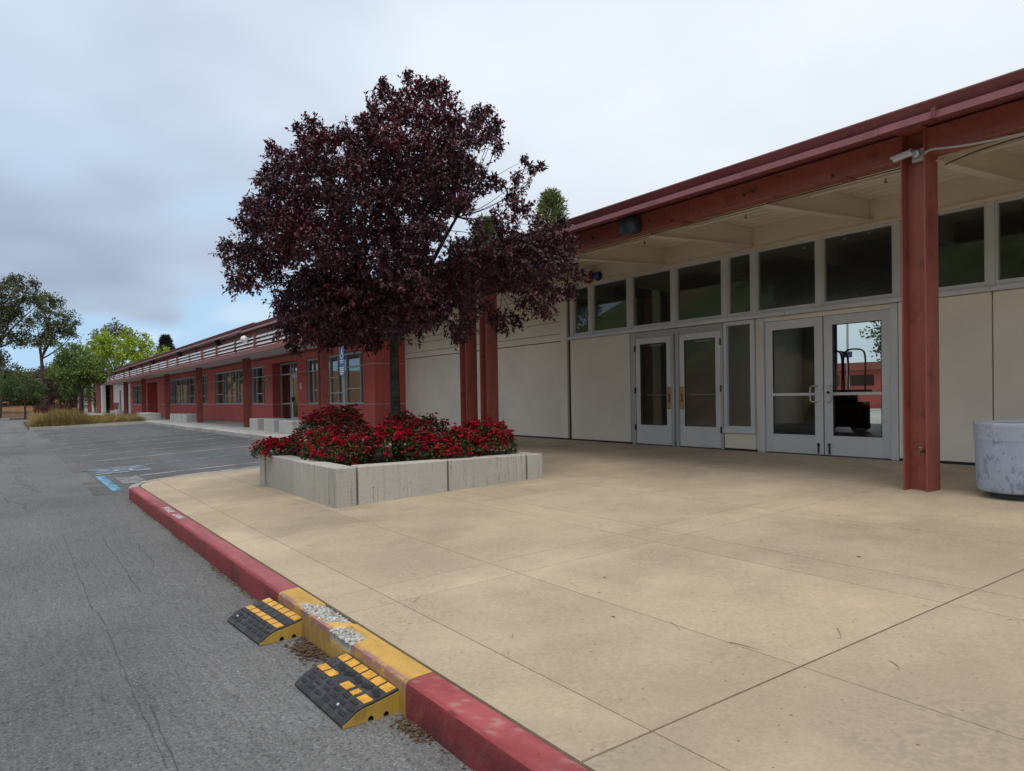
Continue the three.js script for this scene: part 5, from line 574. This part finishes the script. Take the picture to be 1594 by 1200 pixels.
bgTree('sunlit_tree', 'bright yellow-green tree above the far end of the roof', -106.8, -11.8, -0.4, { trunk: 4, r: 0.3, lobes: [[0, 7.6, 0, 2.6, 2.4], [0.4, 9.6, -0.9, 1.2, 1.7], [0, 9.3, 2.0, 1.5, 1.5], [0.5, 7.4, 2.4, 1.8, 2.0], [0.2, 8.0, -2.4, 1.5, 1.9], [0, 9.4, -3.0, 0.9, 1.2]], dens: 22, clump: 0.45, per: 30, leaf: 0.24, col: YG, alt: [0.28, 0.36, 0.03] });
bgTree('sunlit_tree', 'lower yellow-green tree meeting the roof beside the brightest tree', -103.5, -15.2, -0.4, { trunk: 3.5, r: 0.25, lobes: [[0, 6.9, 0, 1.5, 1.6], [0, 7.6, -1.2, 0.9, 1.2], [0, 6.2, 1.5, 1.4, 1.5]], dens: 22, clump: 0.4, per: 28, leaf: 0.22, col: YG, alt: [0.26, 0.34, 0.03] });
bgTree('dark_tree', 'dark tree top showing through behind the yellow-green tree', -118, -12.5, -0.4, { trunk: 7, r: 0.3, lobes: [[0, 11.6, 0, 1.6, 1.4], [0, 10.8, -1.9, 1.2, 1.2], [0, 10.9, 1.7, 1.2, 1.0]], dens: 14, clump: 0.55, per: 28, leaf: 0.26, col: EU });
// conifers: whorled drooping boughs
function conifer(label, x, z, y0, h, r, col, lf, from = 0.25) { const t = thing('conifer_tree', label, 'tree', [x, y0, z]); const F = new Faces(), W = []; limb(W, V(0, 0, 0), V(0, h, 0), 0.22, 0.03, 0.005, 8, 7);
  for (let y = h * from; y < h; y += h * 0.022) { const f = 1 - (y / h - from) / (1 - from), R = r * (0.10 + 0.9 * Math.pow(f, 0.8)) * rr(0.85, 1.12), nb = 9; for (let b = 0; b < nb; b++) { const a = b / nb * 6.283 + rr(0, 0.7), L = R * rr(0.72, 1.15); for (let i = 0; i < 42; i++) { const s = Math.sqrt(rnd()) * L, p = V(Math.cos(a) * s, y + s * rr(-0.05, 0.35), Math.sin(a) * s).add(rdir().multiplyScalar(0.13 * r)), k = rr(0.5, 1.45); leaf(F, p, V(Math.cos(a), 0.5, Math.sin(a)).add(rdir().multiplyScalar(0.8)).normalize(), rdir(), lf * rr(0.7, 1.4), lf * 0.14, [col[0] * k, col[1] * k, col[2] * k], 0.1, 0.1); } } }
  M('trunk', J(W), MT.bark, t); M('crown', F.geo(), leafMat({ t: 0.2, rough: 0.8 }), t); }
conifer('pointed pine top rising above the roof right of the plum', -35.85, -27.5, -0.5, 13.7, 2.3, [0.15, 0.17, 0.055], 0.28, 0.6);
conifer('pine partly hidden behind the plum leaves', -39.6, -25.2, -0.5, 12.6, 2.2, [0.13, 0.15, 0.05], 0.28, 0.6);
conifer('small dark conifer above the middle of the wing roof', -119.9, -19.4, -0.5, 11.3, 2.0, [0.03, 0.045, 0.035], 0.4, 0.5);
// dry ornamental grass on the island
{ const isl = setting('grass_island', prism([[-52.8, -0.95], [-49.6, -6.88], [-62, -6.88], [-74, -2.2], [-74, -0.95]], (x, z) => ry(z) + 0.14, 0.5), MT.soil); M('island_kerb', J([0, 1, 2, 3].map(k => { const a = [mix(-52.75, -49.55, k / 4), mix(-0.95, -6.9, k / 4)], b = [mix(-52.75, -49.55, (k + 0.995) / 4), mix(-0.95, -6.9, (k + 0.995) / 4)]; return prism([a, b, [b[0] - 0.18, b[1]], [a[0] - 0.18, a[1]]], (x, z) => ry(z) + 0.17, 0.5); })), MT.walk, isl);
  const F = new Faces(); for (let i = 0; i < 900; i++) { const f = rnd(), z = mix(-1.2, -6.8, f), x = mix(-53.2, -50, f) - 0.2 - Math.pow(rnd(), 1.6) * 9, tall = (z > -3.9 ? 0.80 : 0.42) * (0.35 + 1.2 * fbm(x * 1.3, z * 1.3, 5, 3)) * rr(0.75, 1.2), tint = fbm(x * 0.7, z * 0.7, 9, 3); if (fbm(x * 0.5 + 4, z * 0.6, 19, 3) < (z > -3.9 ? 0.34 : 0.47)) continue; for (let j = 0; j < 26; j++) { const b = V(x + gauss() * 0.16, ry(z) + 0.12, z + gauss() * 0.16), tip = b.clone().add(V(gauss() * 0.26, tall * rr(0.6, 1.15), gauss() * 0.26)), k = rr(0.65, 1.3), w = V(0.014, 0, 0.014), g = tint > 0.5 && rnd() < 0.5; const c = g ? [0.25 * k, 0.22 * k, 0.06 * k] : [0.50 * k, 0.36 * k, 0.15 * k], m = b.clone().lerp(tip, 0.55).add(V(0, 0.06, 0)); F.tri(b.clone().sub(w), b.clone().add(w), m, c); F.tri(m.clone().sub(w.clone().multiplyScalar(0.6)), m.clone().add(w.clone().multiplyScalar(0.6)), tip, c); } }
  const m = M(numbered('ornamental_grass'), F.geo(), leafMat({ t: 0.3, rough: 0.9 }), scene); m.userData = { kind: 'stuff', label: 'dry tan ornamental grass filling the parking island', category: 'grass' }; }
{ const t = thing('raised_planter', 'low beige walled planter with dark red shrubs behind the island', 'planter', [-80, -0.45, -3.3]); M('planter_wall', J([RX(-1.1, 1.1, 0, 0.6, 1.5, 1.7, 0.02), RX(-1.1, 1.1, 0, 0.6, -1.7, -1.5, 0.02), RX(0.9, 1.1, 0, 0.6, -1.5, 1.5, 0.02), RX(-1.1, -0.9, 0, 0.6, -1.5, 1.5, 0.02)]), mat([0.5, 0.42, 0.36], 0.85, { map: TX.concrete }), t); const F = new Faces(); for (let i = 0; i < 2600; i++) { const p = V(rr(-0.9, 0.9), 0.5 + rr(0, 0.75) * (0.5 + fbm(i * 0.01, 2, 3, 2)), rr(-1.5, 1.5)), k = rr(0.5, 1.4); leaf(F, p, rdir(), rdir(), 0.14, 0.04, [0.09 * k, 0.016 * k, 0.018 * k]); } M('shrubs', F.geo(), leafMat({}), t); }
{ const t = thing('timber_edging', 'low timber edging beyond the grass island', 'edging', [-93, -0.55, -1.0]); M('timber', RX(-0.6, 0.6, 0, 0.22, -1.0, 1.0, 0.02), mat([0.42, 0.34, 0.25], 0.9, { map: TX.concrete }), t); }
// a few trees on the hillside behind the camera, which the glass mirrors
[[-30, 20, 'bushy tree on the hillside behind the camera, left one'], [-13, 24, 'bushy tree on the hillside behind the camera, middle one'], [-48, 17, 'bushy tree on the hillside behind the camera, far one']].forEach(([x, z, l]) => bgTree('hillside_tree', l, x, z, terrainY(x, z) - 0.2, { trunk: 2.4, r: 0.2, lobes: [[0, 4.2, 0, 2.4, 1.9], [1.2, 3.6, 0.6, 1.7, 1.4], [-1.1, 3.4, -0.5, 1.7, 1.3]], dens: 9, clump: 0.55, per: 16, leaf: 0.3, col: G1, alt: G2 }));

// ---------------------------------------------------------------- what shows through the right-hand door: a lift indoors, the court beyond
{ const t = thing('platform_lift', 'dark platform lift with guard rails seen through the right glass door', 'lift', [-10.6, 0.0, -17.2], 0.35); M('base', RX(-0.55, 0.55, 0.14, 0.75, -0.4, 0.4, 0.03), MT.dark, t); for (const [x, z] of [[-0.4, -0.4], [0.4, -0.4], [-0.4, 0.4], [0.4, 0.4]]) M('wheel', cyl(0.15, 0.15, 0.1, x, 0.15, z, 16, Math.PI / 2), MT.dark, t); M('platform', RX(-0.6, 0.6, 0.95, 1.05, -0.4, 0.4, 0.02), MT.dark, t); M('mast', RX(-0.3, 0.3, 0.7, 0.96, -0.25, 0.25, 0.02), MT.dark, t);
  const rail = z => tube([[-0.55, 1.05, z], [-0.56, 1.8, z], [-0.5, 1.98, z], [-0.1, 2.02, z], [0.02, 1.95, z], [0.05, 1.05, z]], 0.022, 30, 6); M('guard_rail', J([rail(0.36), rail(-0.36), tube([[0.1, 1.05, 0.36], [0.12, 1.95, 0.36], [0.2, 2.02, 0.36], [0.52, 2.0, 0.36], [0.57, 1.9, 0.36], [0.57, 1.05, 0.36]], 0.022, 30, 6)]), MT.dark, t);
  setting('courtyard', BX(-45, 5, -0.3, -0.12, -70, -22.4), MT.walk);
  const b = thing('courtyard_building', 'red building across the court seen through the right glass door', 'building', [-27, -0.15, -46]); M('wall', RX(-9, 9, 0, 2.5, -3, 0, 0.02), MT.stucco, b); M('roof', RX(-9.5, 9.5, 2.5, 3.0, -3.5, 0.6, 0.02), MT.steel, b); for (let k = -3; k <= 3; k++) M('window', RX(k * 2.4 - 0.8, k * 2.4 + 0.8, 1.5, 2.2, 0, 0.04, 0.01), mat([0.02, 0.02, 0.025], 0.1), b);
  const l = thing('lamp_post', 'grey lamp post in the court seen through the right glass door', 'lamp post', [-21.9, -0.15, -36]); M('pole', cyl(0.05, 0.07, 6, 0, 3, 0, 10), MT.frame, l); M('sign_box', RX(-0.3, 0.3, 2.9, 3.2, 0.08, 0.14, 0.01), mat([0.05, 0.06, 0.12], 0.5), l);
  bgTree('courtyard_tree', 'leafy tree in the court seen through the right glass door', -22.0, -40, -0.15, { trunk: 2.6, r: 0.16, lobes: [[0, 4.6, 0, 1.2, 1.5], [0.3, 3.6, 0.2, 0.9, 0.8]], dens: 18, clump: 0.4, per: 22, leaf: 0.2, col: G1, alt: [0.07, 0.10, 0.03] }); }
renderer.render(scene, camera);
